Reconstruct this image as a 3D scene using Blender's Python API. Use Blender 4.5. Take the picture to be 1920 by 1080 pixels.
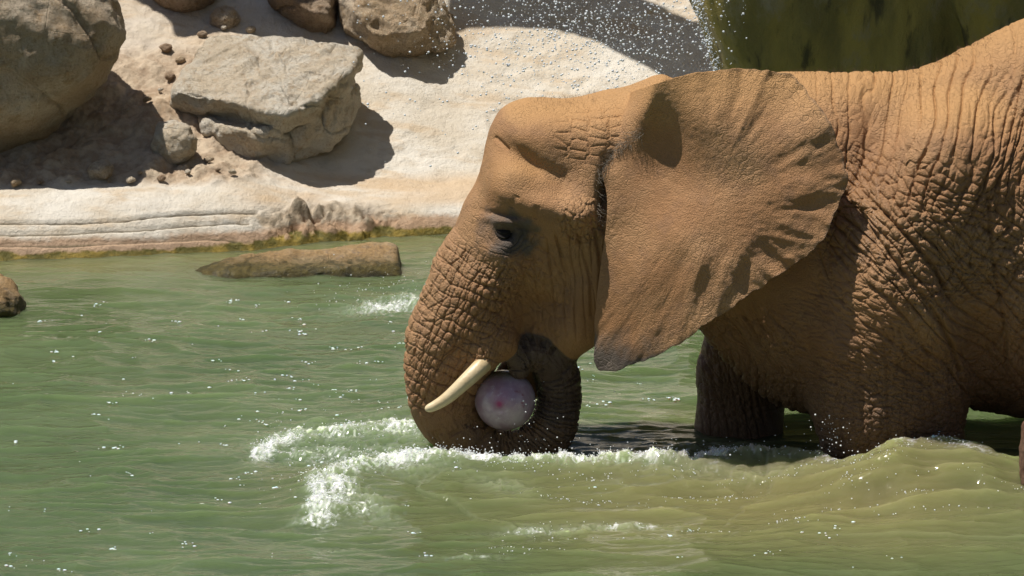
import bpy, math, random
import numpy as np
from mathutils import Vector, Matrix

# ------------------------------------------------------------------ clear
for o in list(bpy.data.objects):
    bpy.data.objects.remove(o)
S = bpy.context.scene
COL = S.collection
random.seed(4)

# ------------------------------------------------------------------ camera
TH = math.radians(12.0)
DIST = 20.0
FPX = 9000.0                       # focal length in photo pixels (1920 wide)
CT, ST = math.cos(TH), math.sin(TH)
TARGET = np.array([0.0, 0.0, 0.687])
CPOS = TARGET + DIST * np.array([0.0, -CT, ST])
cam_d = bpy.data.cameras.new('camera')
cam_d.sensor_width = 36.0
cam_d.lens = 36.0 * FPX / 1920.0
cam_d.clip_end = 2000.0
cam_d.dof.use_dof = True
cam_d.dof.focus_distance = DIST - 0.35
cam_d.dof.aperture_fstop = 13.0
cam = bpy.data.objects.new('camera', cam_d)
COL.objects.link(cam)
cam.location = CPOS
cam.rotation_euler = (math.pi / 2 - TH, 0, 0)
S.camera = cam

# ------------------------------------------------------------------ sky, sun, exposure
SUN = np.array([-0.36, -0.03, 0.93]); SUN /= np.linalg.norm(SUN)
w = bpy.data.worlds.new('World'); S.world = w; w.use_nodes = True
nt = w.node_tree
sky = nt.nodes.new('ShaderNodeTexSky'); sky.sky_type = 'NISHITA'; sky.sun_disc = False
sky.sun_elevation = math.asin(SUN[2]); sky.sun_rotation = math.atan2(SUN[0], SUN[1])
nt.links.new(sky.outputs[0], nt.nodes['Background'].inputs[0])
nt.nodes['Background'].inputs[1].default_value = 0.056
sd = bpy.data.lights.new('sun', 'SUN'); sd.energy = 5.0; sd.angle = math.radians(0.5); sd.color = (1.0, 0.95, 0.87)
so = bpy.data.objects.new('sun', sd); COL.objects.link(so)
so.rotation_euler = Vector(SUN).to_track_quat('Z', 'Y').to_euler()
so.location = (0, 0, 12)
vs = S.view_settings
vs.view_transform = 'Standard'; vs.look = 'None'; vs.exposure = 0.22; vs.gamma = 1.0; vs.use_curve_mapping = False

# ------------------------------------------------------------------ projection helpers
def ray(px, py):
    px = np.asarray(px, float); py = np.asarray(py, float)
    a = (px - 960) / FPX; b = (540 - py) / FPX
    return np.stack([a + 0 * b, CT + b * ST + 0 * a, -ST + b * CT + 0 * a], -1)
def P(px, py, Y=0.0):              # point on the vertical plane y = Y
    d = ray(px, py); t = (Y - CPOS[1]) / d[..., 1]
    return CPOS + d * np.asarray(t)[..., None]
def G(px, py, z=0.0):              # point on the horizontal plane z
    d = ray(px, py); t = (z - CPOS[2]) / d[..., 2]
    return CPOS + d * np.asarray(t)[..., None]
def proj(p):
    q = np.asarray(p) - CPOS
    dep = q[..., 1] * CT - q[..., 2] * ST
    return 960 + FPX * q[..., 0] / dep, 540 - FPX * (q[..., 1] * ST + q[..., 2] * CT) / dep

# ------------------------------------------------------------------ numeric noise
def _h(*c, seed=0):
    h = np.full(np.broadcast(*c).shape, (seed * 2654435761 + 97531) & 0xFFFFFFFF, np.uint32)
    for k, m in zip(c, (0x8da6b343, 0xd8163841, 0xcb1ab31f)):
        h = h ^ (k.astype(np.int64).astype(np.uint32) * np.uint32(m))
        h = (h ^ (h >> np.uint32(13))) * np.uint32(0x5bd1e995)
    h = (h ^ (h >> np.uint32(15))) * np.uint32(0x2c1b3c6d)
    h ^= h >> np.uint32(12)
    return h.astype(np.float64) / 4294967295.0
def noise(p, seed=0):              # value noise, -1..1, 2D or 3D
    p = np.asarray(p, float); D = p.shape[-1]
    i = np.floor(p); f = p - i; f = f * f * f * (f * (f * 6 - 15) + 10)
    i = i.astype(np.int64); r = 0
    for c in range(1 << D):
        ww = 1; ids = []
        for k in range(D):
            b = (c >> k) & 1
            ids.append(i[..., k] + b); ww = ww * (f[..., k] if b else 1 - f[..., k])
        r = r + ww * _h(*ids, seed=seed)
    return r * 2 - 1
def fbm(p, o=4, seed=0, g=0.5, lac=2.03):
    p = np.asarray(p, float); a = 1; r = 0; s = 0
    for k in range(o):
        r = r + a * noise(p + k * 17.3, seed + k); s += a; a *= g; p = p * lac
    return r / s
def voro(p, jit=1.0, seed=0):      # returns F1, F2-F1 and the cell value
    p = np.asarray(p, float); D = p.shape[-1]
    i = np.floor(p).astype(np.int64); f = p - i
    F1 = np.full(p.shape[:-1], 9.0); F2 = F1.copy(); cid = F1 * 0
    rng = [(-1, 0, 1)] * D
    for off in np.array(np.meshgrid(*rng)).reshape(D, -1).T:
        ids = [i[..., k] + off[k] for k in range(D)]
        d = 0
        for k in range(D):
            d = d + (off[k] + 0.5 + jit * (_h(*ids, seed=seed + 11 * k) - 0.5) - f[..., k]) ** 2
        d = np.sqrt(d); hv = _h(*ids, seed=seed + 77)
        n = d < F1
        F2 = np.where(n, F1, np.minimum(F2, d)); F1 = np.where(n, d, F1); cid = np.where(n, hv, cid)
    return F1, F2 - F1, cid
def sstep(a, b, x):
    t = np.clip((x - a) / (b - a), 0, 1); return t * t * (3 - 2 * t)
def idw(q, pts, vals, p=3.0):      # smooth scattered interpolation
    pts = np.asarray(pts, float); vals = np.asarray(vals, float)
    n = 0; dn = 0
    for (a, v) in zip(pts, vals):
        ww = 1 / (((q - a) ** 2).sum(-1) + 400.0) ** (p / 2); n = n + ww * v; dn = dn + ww
    return n / dn
def rbf(pts, vals):                # thin plate spline
    pts = np.asarray(pts, float) / 100; vals = np.asarray(vals, float); n = len(pts)
    def k(r2): return 0.5 * r2 * np.log(r2 + 1e-9)
    K = k(((pts[:, None] - pts[None]) ** 2).sum(-1)) + 0.02 * np.eye(n)
    Q = np.c_[np.ones(n), pts]; A = np.block([[K, Q], [Q.T, np.zeros((3, 3))]])
    c = np.linalg.solve(A, np.r_[vals, 0, 0, 0])
    def f(q):
        q = q / 100; r = c[n] + c[n + 1] * q[..., 0] + c[n + 2] * q[..., 1]
        for a, cc in zip(pts, c[:n]): r = r + cc * k(((q - a) ** 2).sum(-1))
        return r
    return f
def seg_d(q, a, b):                # distance of 2D/3D points to a segment, and parameter
    a = np.asarray(a, float); b = np.asarray(b, float); ab = b - a
    t = np.clip(((q - a) @ ab) / max(ab @ ab, 1e-12), 0, 1)
    return np.sqrt(((q - a - t[..., None] * ab) ** 2).sum(-1)), t
def line_d(q, pts):
    d = None; tt = None; n = len(pts) - 1
    for k in range(n):
        e, t = seg_d(q, pts[k], pts[k + 1]); t = (k + t) / n
        if d is None: d, tt = e, t
        else:
            m = e < d; d = np.where(m, e, d); tt = np.where(m, t, tt)
    return d, tt
def poly_sd(q, poly):              # signed distance to polygon, negative inside
    poly = np.asarray(poly, float); ins = np.zeros(q.shape[:-1], bool); d = np.full(q.shape[:-1], 1e9)
    for k in range(len(poly)):
        a = poly[k]; b = poly[(k + 1) % len(poly)]
        d = np.minimum(d, seg_d(q, a, b)[0])
        c = ((a[1] > q[..., 1]) != (b[1] > q[..., 1]))
        xi = a[0] + (q[..., 1] - a[1]) * (b[0] - a[0]) / ((b[1] - a[1]) or 1e-9)
        ins ^= c & (q[..., 0] < xi)
    return np.where(ins, -d, d)
def spline(pts, n=8, closed=False):
    pts = np.asarray(pts, float); out = []; N = len(pts)
    for k in range(N if closed else N - 1):
        g = lambda j: pts[j % N] if closed else pts[min(max(j, 0), N - 1)]
        p0, p1, p2, p3 = g(k - 1), g(k), g(k + 1), g(k + 2)
        for i in range(n):
            t = i / n
            out.append(0.5 * (2 * p1 + (p2 - p0) * t + (2 * p0 - 5 * p1 + 4 * p2 - p3) * t * t + (3 * p1 - p0 - 3 * p2 + p3) * t ** 3))
    if not closed: out.append(pts[-1])
    return np.array(out)

# ------------------------------------------------------------------ mesh helpers
def mesh_obj(name, V, F, mat, parent=None, smooth=True):
    me = bpy.data.meshes.new(name)
    V = np.asarray(V, np.float32); F = np.asarray(F, np.int32)
    me.vertices.add(len(V)); me.vertices.foreach_set('co', V.ravel())
    k = F.shape[1]
    me.loops.add(F.size); me.loops.foreach_set('vertex_index', F.ravel())
    me.polygons.add(len(F)); me.polygons.foreach_set('loop_start', np.arange(0, F.size, k, dtype=np.int32))
    me.polygons.foreach_set('use_smooth', np.full(len(F), smooth))
    me.update(calc_edges=True); me.validate()
    o = bpy.data.objects.new(name, me); COL.objects.link(o)
    if mat: me.materials.append(mat)
    if parent:
        o.parent = parent; o.matrix_parent_inverse = Matrix.Translation(-Vector(parent.location))
    return o
def attr(o, name, vals):
    a = o.data.attributes.new(name, 'FLOAT', 'POINT'); a.data.foreach_set('value', np.asarray(vals, np.float32))
def tag(o, label=None, cat=None, group=None, kind=None):
    if label: o['label'] = label
    if cat: o['category'] = cat
    if group: o['group'] = group
    if kind: o['kind'] = kind
    return o
def empty(name, loc):
    o = bpy.data.objects.new(name, None); o.location = loc; o.empty_display_size = 0.1; COL.objects.link(o); return o
def normals(V, F):
    a = V[F[:, 2]] - V[F[:, 0]]; b = V[F[:, -1]] - V[F[:, 1]]
    fn = np.cross(a, b); n = np.zeros_like(V)
    for c in range(3):
        for k in range(F.shape[1]): n[:, c] += np.bincount(F[:, k], fn[:, c], len(V))
    return n / (np.linalg.norm(n, axis=1, keepdims=True) + 1e-12)
def edges_of(F):
    e = np.concatenate([F[:, [k, (k + 1) % F.shape[1]]] for k in range(F.shape[1])]); e.sort(axis=1)
    key = e[:, 0].astype(np.int64) * (1 << 32) + e[:, 1]
    key, inv = np.unique(key, return_inverse=True)
    return np.c_[key >> 32, key & 0xFFFFFFFF].astype(np.int64), inv.reshape(F.shape[1], -1).T
def laplace(V, F, it=3, lam=0.5, fixed=None):
    E, _ = edges_of(F); n = len(V)
    deg = np.bincount(E[:, 0], minlength=n) + np.bincount(E[:, 1], minlength=n)
    for i in range(it):
        A = np.stack([np.bincount(E[:, 0], V[E[:, 1], c], n) + np.bincount(E[:, 1], V[E[:, 0], c], n) for c in range(3)], 1)
        d = A / np.maximum(deg, 1)[:, None] - V
        if fixed is not None: d[fixed] = 0
        V = V + lam * d
    return V
def subdivide(V, F, sel=None):     # one 1->4 split of the selected quads
    Fs = F if sel is None else F[sel]; rest = F[:0] if sel is None else F[~sel]
    E, inv = edges_of(Fs); n = len(V)
    mid = (V[E[:, 0]] + V[E[:, 1]]) / 2; fc = V[Fs].mean(1)
    m = inv + n; c = np.arange(len(Fs)) + n + len(E)
    q = [np.c_[Fs[:, k], m[:, k], c, m[:, (k + 3) % 4]] for k in range(4)]
    return np.concatenate([V, mid, fc]), np.concatenate(q), rest
def surface_nets(f, org, h):
    s = f < 0
    cs = [s[i:s.shape[0] - 1 + i, j:s.shape[1] - 1 + j, k:s.shape[2] - 1 + k] for i in (0, 1) for j in (0, 1) for k in (0, 1)]
    cnt = sum(c.astype(np.uint8) for c in cs); act = (cnt > 0) & (cnt < 8)
    I = np.argwhere(act); idx = np.full(act.shape, -1, np.int64); idx[act] = np.arange(len(I))
    cor = [(i, j, k) for i in (0, 1) for j in (0, 1) for k in (0, 1)]
    val = {c: f[I[:, 0] + c[0], I[:, 1] + c[1], I[:, 2] + c[2]].astype(float) for c in cor}
    acc = np.zeros((len(I), 3)); num = np.zeros(len(I))
    for a in cor:
        for ax in range(3):
            if a[ax]: continue
            b = list(a); b[ax] = 1; b = tuple(b)
            va, vb = val[a], val[b]; m = (va < 0) != (vb < 0)
            t = np.where(m, va / np.where(m, va - vb, 1), 0)
            p = np.zeros((len(I), 3)); p[:] = a; p[:, ax] = t
            acc += p * m[:, None]; num += m
    V = org + h * (I + acc / num[:, None])
    quads = []
    for ax in range(3):
        u, v = (ax + 1) % 3, (ax + 2) % 3
        sl0 = [slice(None)] * 3; sl1 = [slice(None)] * 3; sl0[ax] = slice(0, -1); sl1[ax] = slice(1, None)
        a = s[tuple(sl0)]; b = s[tuple(sl1)]; e = np.argwhere(a != b)
        ok = (e[:, u] > 0) & (e[:, v] > 0) & (e[:, u] < f.shape[u] - 1) & (e[:, v] < f.shape[v] - 1); e = e[ok]
        def cell(du, dv):
            q = e.copy(); q[:, u] -= du; q[:, v] -= dv; return idx[q[:, 0], q[:, 1], q[:, 2]]
        q = np.c_[cell(1, 1), cell(0, 1), cell(0, 0), cell(1, 0)]
        flip = ~a[e[:, 0], e[:, 1], e[:, 2]]
        q[flip] = q[flip][:, ::-1]; quads.append(q)
    return V, np.concatenate(quads)
def smin(a, b, k):
    h = np.clip(0.5 + 0.5 * (b - a) / k, 0, 1); return b + (a - b) * h - k * h * (1 - h)

# ------------------------------------------------------------------ material helpers
class NT:
    def __init__(s, name):
        s.m = bpy.data.materials.new(name); s.m.use_nodes = True; s.t = s.m.node_tree
        s.b = s.t.nodes['Principled BSDF']; s.co = s.t.nodes.new('ShaderNodeTexCoord').outputs['Object']
    def n(s, typ, **kw):
        o = s.t.nodes.new('ShaderNode' + typ)
        for k, v in kw.items(): setattr(o, k, v)
        return o
    def l(s, a, b): s.t.links.new(a, b)
    def set(s, name, v):
        if hasattr(v, 'node'): s.l(v, s.b.inputs[name])
        else: s.b.inputs[name].default_value = v
    def inp(s, sock, v):
        if hasattr(v, 'node'): s.l(v, sock)
        else: sock.default_value = v
    def map(s, scale=(1, 1, 1), rot=(0, 0, 0), src=None):
        m = s.n('Mapping'); m.inputs['Scale'].default_value = scale; m.inputs['Rotation'].default_value = rot
        s.l(src or s.co, m.inputs[0]); return m.outputs[0]
    def noise(s, scale, detail=4, rough=0.55, src=None, dist=0.0):
        o = s.n('TexNoise'); o.inputs['Scale'].default_value = scale; o.inputs['Detail'].default_value = detail
        o.inputs['Roughness'].default_value = rough; o.inputs['Distortion'].default_value = dist
        s.l(src or s.co, o.inputs['Vector']); return o.outputs[0]
    def voro(s, scale, feature='DISTANCE_TO_EDGE', src=None):
        o = s.n('TexVoronoi', feature=feature); o.inputs['Scale'].default_value = scale
        s.l(src or s.co, o.inputs['Vector']); return o.outputs[0]
    def ramp(s, v, a, b, c0=0.0, c1=1.0):
        o = s.n('MapRange', interpolation_type='SMOOTHSTEP')
        s.l(v, o.inputs[0])
        for k, x in zip((1, 2, 3, 4), (a, b, c0, c1)): o.inputs[k].default_value = x
        return o.outputs[0]
    def math(s, op, a, b=0.0, clamp=False):
        o = s.n('Math', operation=op, use_clamp=clamp); s.inp(o.inputs[0], a); s.inp(o.inputs[1], b); return o.outputs[0]
    def mix(s, f, a, b):
        o = s.n('Mix', data_type='RGBA'); s.inp(o.inputs[0], f)
        for sock, v in ((o.inputs[6], a), (o.inputs[7], b)):
            if hasattr(v, 'node'): s.l(v, sock)
            else: sock.default_value = (*v, 1)
        return o.outputs[2]
    def attr(s, name):
        o = s.n('Attribute'); o.attribute_name = name; return o.outputs['Fac']
    def bump(s, h, dist, strength=1.0, prev=None):
        o = s.n('Bump'); o.inputs['Distance'].default_value = dist; o.inputs['Strength'].default_value = strength
        s.l(h, o.inputs['Height'])
        if prev: s.l(prev, o.inputs['Normal'])
        return o.outputs[0]
    def xyz(s):
        o = s.n('SeparateXYZ'); s.l(s.co, o.inputs[0]); return o.outputs

def mat_skin():
    t = NT('elephant_skin')
    bare = t.attr('bare'); wet = t.attr('wet'); dust = t.attr('dust')
    n1 = t.noise(2.2, 5, 0.6); n2 = t.noise(11, 6, 0.65); n3 = t.noise(90, 3, 0.6)
    mud = t.mix(t.ramp(n1, 0.35, 0.65), (0.33, 0.165, 0.068), (0.40, 0.225, 0.105))
    mud = t.mix(t.math('MULTIPLY', t.ramp(n2, 0.45, 0.75), 0.6), mud, (0.25, 0.135, 0.07))
    mud = t.mix(t.math('MULTIPLY', dust, 0.8), mud, (0.47, 0.26, 0.10))
    skin = t.mix(t.ramp(n2, 0.35, 0.7), (0.075, 0.057, 0.045), (0.14, 0.108, 0.083))
    cov = t.math('ADD', bare, t.math('MULTIPLY', t.math('SUBTRACT', n2, 0.5), 0.8), True)
    col = t.mix(t.ramp(cov, 0.15, 0.85), mud, skin)
    col = t.mix(t.math('MULTIPLY', wet, 0.75), col, t.mix(n2, (0.075, 0.038, 0.018), (0.13, 0.068, 0.034)))
    t.set('Base Color', col)
    t.set('Roughness', t.math('SUBTRACT', t.math('ADD', 0.62, t.math('MULTIPLY', n3, 0.2)), t.math('ADD', t.math('MULTIPLY', wet, 0.30), t.math('MULTIPLY', t.attr('gloss'), 0.34))))
    t.set('Specular IOR Level', 0.4)
    warp = t.n('VectorMath', operation='ADD')
    nn = t.n('TexNoise'); nn.inputs['Scale'].default_value = 9; t.l(t.co, nn.inputs['Vector'])
    sc = t.n('VectorMath', operation='SCALE'); sc.inputs['Scale'].default_value = 0.05; t.l(nn.outputs['Color'], sc.inputs[0])
    t.l(t.co, warp.inputs[0]); t.l(sc.outputs[0], warp.inputs[1])
    v1 = t.ramp(t.voro(38, src=warp.outputs[0]), 0.0, 0.10)
    v2 = t.ramp(t.voro(85, src=warp.outputs[0]), 0.0, 0.16)
    h = t.math('ADD', t.math('MULTIPLY', v1, t.ramp(n1, 0.42, 0.6, 0.1, 1.0)), t.math('MULTIPLY', v2, 0.45))
    b = t.bump(h, 0.0035, 0.8)
    b = t.bump(t.noise(170, 3, 0.7), 0.006, 0.8, b)
    t.set('Normal', b)
    return t.m
def mat_ear():
    m = mat_skin(); m.name = 'ear_skin'; return m
def mat_simple(name, col, rough, spec=0.5, nscale=20, var=0.3, bump=0.0, bscale=60):
    t = NT(name); n = t.noise(nscale, 5, 0.6)
    c2 = tuple(c * (1 - var) for c in col)
    t.set('Base Color', t.mix(n, c2, col)); t.set('Roughness', rough); t.set('Specular IOR Level', spec)
    if bump: t.set('Normal', t.bump(t.noise(bscale, 4, 0.6), bump))
    return t.m
def mat_rock(name, c0, c1, c2, moss=0.0, scale=1.0, wet_z=None):
    t = NT(name)
    n1 = t.noise(2.4 * scale, 7, 0.65); n2 = t.noise(14 * scale, 9, 0.72); n3 = t.noise(75, 5, 0.75)
    col = t.mix(t.ramp(n1, 0.42, 0.58), c0, c1)
    col = t.mix(t.math('MULTIPLY', t.ramp(n2, 0.52, 0.64), 0.75), col, c2)
    col = t.mix(t.math('MULTIPLY', t.ramp(n3, 0.52, 0.64), 0.4), col, tuple(x * 0.5 for x in c2))
    col = t.mix(t.math('MULTIPLY', t.ramp(n3, 0.46, 0.36), 0.35), col, tuple(min(x * 1.35, 0.75) for x in c1))
    st_ = t.noise(3.2 * scale, 9, 0.75, dist=0.6)
    col = t.mix(t.math('MULTIPLY', t.ramp(st_, 0.55, 0.63), 0.45), col, tuple(x * 0.8 for x in c2))
    crk = t.ramp(t.voro(2.3 * scale, src=t.map((1, 1, 1.5))), 0.0, 0.012)
    geo = t.n('NewGeometry'); sp = t.n('SeparateXYZ'); t.l(geo.outputs['Position'], sp.inputs[0])
    rough = 0.85
    if wet_z is not None:
        zz = t.math('ADD', sp.outputs[2], t.math('MULTIPLY', t.math('SUBTRACT', n2, 0.5), 0.10))
        wz = t.ramp(zz, wet_z + 0.05, wet_z, 0.0, 1.0)
        col = t.mix(t.math('MULTIPLY', wz, 0.9), col, t.mix(t.ramp(n2, 0.4, 0.6), (0.05, 0.05, 0.015), (0.16, 0.13, 0.03)))
        rough = t.math('SUBTRACT', 0.8, t.math('MULTIPLY', wz, 0.45))
    if moss:
        col = t.mix(t.math('MULTIPLY', t.ramp(t.noise(3.5, 6, 0.65), 0.45, 0.62), moss), col, (0.10, 0.085, 0.018))
    t.set('Base Color', col); t.set('Roughness', rough); t.set('Specular IOR Level', 0.35)
    b = t.bump(n2, 0.10, 0.9); b = t.bump(n3, 0.022, 0.9, b); b = t.bump(crk, 0.01, 0.5, b); t.set('Normal', b)
    return t.m

# ------------------------------------------------------------------ ground sheet under everything
M_bed = mat_simple('pool_bed_silt', (0.16, 0.14, 0.09), 0.9, 0.2, 2.0, 0.4)
bed_z = -0.85
V = [(-300, -300, bed_z), (300, -300, bed_z), (300, 300, bed_z), (-300, 300, bed_z)]
tag(mesh_obj('ground', V, [(0, 1, 2, 3)], M_bed), 'silty pool bed and ground stretching away under the water', 'ground', kind='structure')

# ------------------------------------------------------------------ bank (terrain)
shore_px = [(-700, 492), (0, 486), (250, 480), (470, 468), (600, 455), (760, 446), (850, 437), (1000, 430), (1300, 424), (2600, 420)]
shore = np.array([G(a, b, 0.0)[:2] for a, b in shore_px])
def shore_y(x): return np.interp(x, shore[:, 0], shore[:, 1])
def bank_macro(x, y):
    t = y - shore_y(x)
    pxx = 960 + x * 362
    left = 1 - sstep(420, 620, pxx)                       # smooth dressed ledge on the left, gentler beach on the right
    tl = np.clip(t, -1.2, 8)
    ledge = np.where(tl < 0, tl * 0.9, 0.30 * (1 - np.exp(-np.clip(tl, 0, 9) / 0.20)) + 0.02 * tl)
    beach = np.where(tl < 0, tl * 0.9, 0.14 * (1 - np.exp(-np.clip(tl, 0, 9) / 0.12)) + 0.10 * tl)
    z = left * ledge + (1 - left) * beach
    back = np.clip(t - 0.45, 0, None)
    rise = 0.42 * (np.sqrt(back ** 2 + 0.04) - 0.2)
    rise = np.where(back > 3.2, 0.42 * 3.0 + 0.75 * (back - 3.2) , rise)
    return z + rise
gx = np.r_[np.arange(-9, -3.0, 0.12), np.arange(-3.0, 1.5, 0.0095), np.arange(1.5, 9.0, 0.12)]
t_rows = np.r_[np.arange(-0.9, -0.06, 0.07), np.arange(-0.06, 0.62, 0.0075), np.arange(0.62, 2.6, 0.011), np.arange(2.6, 6.5, 0.12)]
X, T = np.meshgrid(gx, t_rows); Y = T + shore_y(X)
Z0 = bank_macro(X, Y)
q3 = np.stack([X, Y, Z0 * 1.0], -1)
lf = fbm(q3 * 1.1, 3, 5) * 0.05
pX, pY = proj(q3)
rub = np.exp(-((pX - 620) / 115) ** 4 - ((pY - 420) / 30) ** 4)
rub = np.clip(rub * 1.6, 0, 1) * sstep(478, 492, pX + 0.3 * (418 - pY))
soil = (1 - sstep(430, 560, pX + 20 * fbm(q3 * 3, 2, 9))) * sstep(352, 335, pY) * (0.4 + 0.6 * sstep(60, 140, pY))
Z = Z0 + lf * sstep(0.0, 0.8, T)
v = voro(q3 * np.array([6, 6, 6]) + 0.4 * fbm(q3 * 9, 2, 3)[..., None], 1.0, 4)
Z += rub * (0.045 * (np.clip(v[1] * 2.2, 0, 1) - 0.55) * (0.2 + v[2]) + 0.12 * fbm(q3 * 11, 5, 8, 0.62))
v2 = voro(q3 * 9, 1.0, 14)
Z += soil * (0.075 * fbm(q3 * 6, 6, 21, 0.62) + 0.05 * np.clip(v2[1] - 0.15, 0, 0.4) * (v2[2] > 0.6))
Z += 0.0045 * fbm(q3 * 26, 4, 31, 0.65) + 0.012 * fbm(q3 * 5, 3, 33) * sstep(0.05, 0.3, T)
# flaked spall on the pale slope
fl = sstep(0.10, 0.22, fbm(q3 * np.array([2.2, 3.4, 3.4]), 4, 41)) * sstep(650, 720, pX)
Z -= 0.012 * fl
# cut grooves of the left ledge, as traced in the photo
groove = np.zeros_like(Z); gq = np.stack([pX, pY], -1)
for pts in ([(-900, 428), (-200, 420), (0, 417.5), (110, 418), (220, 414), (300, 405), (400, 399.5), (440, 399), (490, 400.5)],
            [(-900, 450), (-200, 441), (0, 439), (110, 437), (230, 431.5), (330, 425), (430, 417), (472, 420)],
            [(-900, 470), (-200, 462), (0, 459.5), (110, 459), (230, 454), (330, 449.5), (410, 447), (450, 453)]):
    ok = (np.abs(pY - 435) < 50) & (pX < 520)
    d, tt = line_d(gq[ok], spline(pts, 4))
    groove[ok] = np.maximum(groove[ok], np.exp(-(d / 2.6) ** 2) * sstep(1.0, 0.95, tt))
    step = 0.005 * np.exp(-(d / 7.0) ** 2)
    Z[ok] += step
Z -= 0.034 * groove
Vb = np.stack([X, Y, Z], -1).reshape(-1, 3)
nr, nc = X.shape
ii = np.arange(nr * nc).reshape(nr, nc)
Fb = np.stack([ii[:-1, :-1], ii[:-1, 1:], ii[1:, 1:], ii[1:, :-1]], -1).reshape(-1, 4)
def mat_bank():
    t = NT('bank_stone'); soil = t.attr('soil'); rub = t.attr('rubble'); h = t.attr('height'); gr = t.attr('groove')
    n1 = t.noise(1.6, 6, 0.6, t.map((1, 1.6, 1.6))); n2 = t.noise(9, 8, 0.68); n3 = t.noise(70, 5, 0.7)
    col = t.mix(t.ramp(n1, 0.36, 0.62), (0.55, 0.485, 0.39), (0.63, 0.59, 0.52))
    col = t.mix(t.math('MULTIPLY', t.ramp(n2, 0.5, 0.72), 0.6), col, (0.46, 0.39, 0.30))
    tan = t.math('MULTIPLY', t.ramp(t.noise(2.3, 5, 0.6, t.map((1, 2.5, 2.5))), 0.5, 0.64), 0.6)
    col = t.mix(tan, col, (0.50, 0.38, 0.25))
    col = t.mix(t.math('MULTIPLY', t.ramp(n3, 0.56, 0.74), 0.35), col, (0.36, 0.30, 0.23))
    col = t.mix(t.math('MULTIPLY', t.attr('sand'), 0.8), col, t.mix(n2, (0.46, 0.32, 0.19), (0.58, 0.44, 0.29)))
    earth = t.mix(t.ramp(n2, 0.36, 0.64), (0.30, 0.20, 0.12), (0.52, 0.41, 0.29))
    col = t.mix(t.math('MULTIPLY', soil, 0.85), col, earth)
    col = t.mix(t.math('MULTIPLY', rub, 0.9), col, t.mix(t.ramp(n2, 0.4, 0.65), (0.24, 0.175, 0.11), (0.46, 0.38, 0.28)))
    hz = t.math('ADD', h, t.math('MULTIPLY', t.math('SUBTRACT', n2, 0.5), 0.07))
    hz = t.math('ADD', hz, t.math('MULTIPLY', t.math('SUBTRACT', n1, 0.5), 0.10))
    wetb = t.ramp(hz, 0.10, 0.065)
    col = t.mix(t.math('MULTIPLY', wetb, 0.9), col, t.mix(n2, (0.31, 0.185, 0.10), (0.45, 0.30, 0.19)))
    moss = t.ramp(t.math('ADD', hz, t.math('MULTIPLY', rub, -0.02)), 0.036, 0.018)
    col = t.mix(moss, col, t.mix(t.ramp(n2, 0.4, 0.62), (0.10, 0.085, 0.012), (0.27, 0.19, 0.03)))
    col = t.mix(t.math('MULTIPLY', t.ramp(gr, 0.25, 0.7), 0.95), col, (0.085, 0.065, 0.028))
    t.set('Base Color', col)
    t.set('Roughness', t.math('SUBTRACT', 0.88, t.math('MULTIPLY', wetb, 0.3))); t.set('Specular IOR Level', 0.3)
    b = t.bump(n2, 0.03, 0.8); b = t.bump(n3, 0.010, 0.8, b); t.set('Normal', b)
    return t.m
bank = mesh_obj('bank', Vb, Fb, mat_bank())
tag(bank, 'pale cream stone bank sloping up behind the pool', 'bank', kind='structure')
sand = sstep(318, 345, pY) * sstep(398, 372, pY) * sstep(400, 520, pX) * sstep(-0.35, 0.25, fbm(q3 * np.array([1.5, 4, 4]), 4, 45) + 0.15)
attr(bank, 'sand', sand.ravel())
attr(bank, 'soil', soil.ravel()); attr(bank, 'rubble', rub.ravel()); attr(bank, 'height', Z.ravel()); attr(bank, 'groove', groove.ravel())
BZ = Z.copy()
def bank_z(x, y):                  # height of the built bank
    i = np.clip(np.searchsorted(gx, x), 1, len(gx) - 1); t = y - shore_y(x); j = np.clip(np.searchsorted(t_rows, t), 1, len(t_rows) - 1)
    return BZ[j, i]
def ground_hit(px, py):            # first bank point under a photo pixel
    d = ray(px, py)
    for t in np.arange(22.5, 32.0, 0.01):
        p = CPOS + d * t
        if p[1] > 3.2 and p[2] < bank_z(p[0], p[1]): return p
    return CPOS + d * 26

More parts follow.
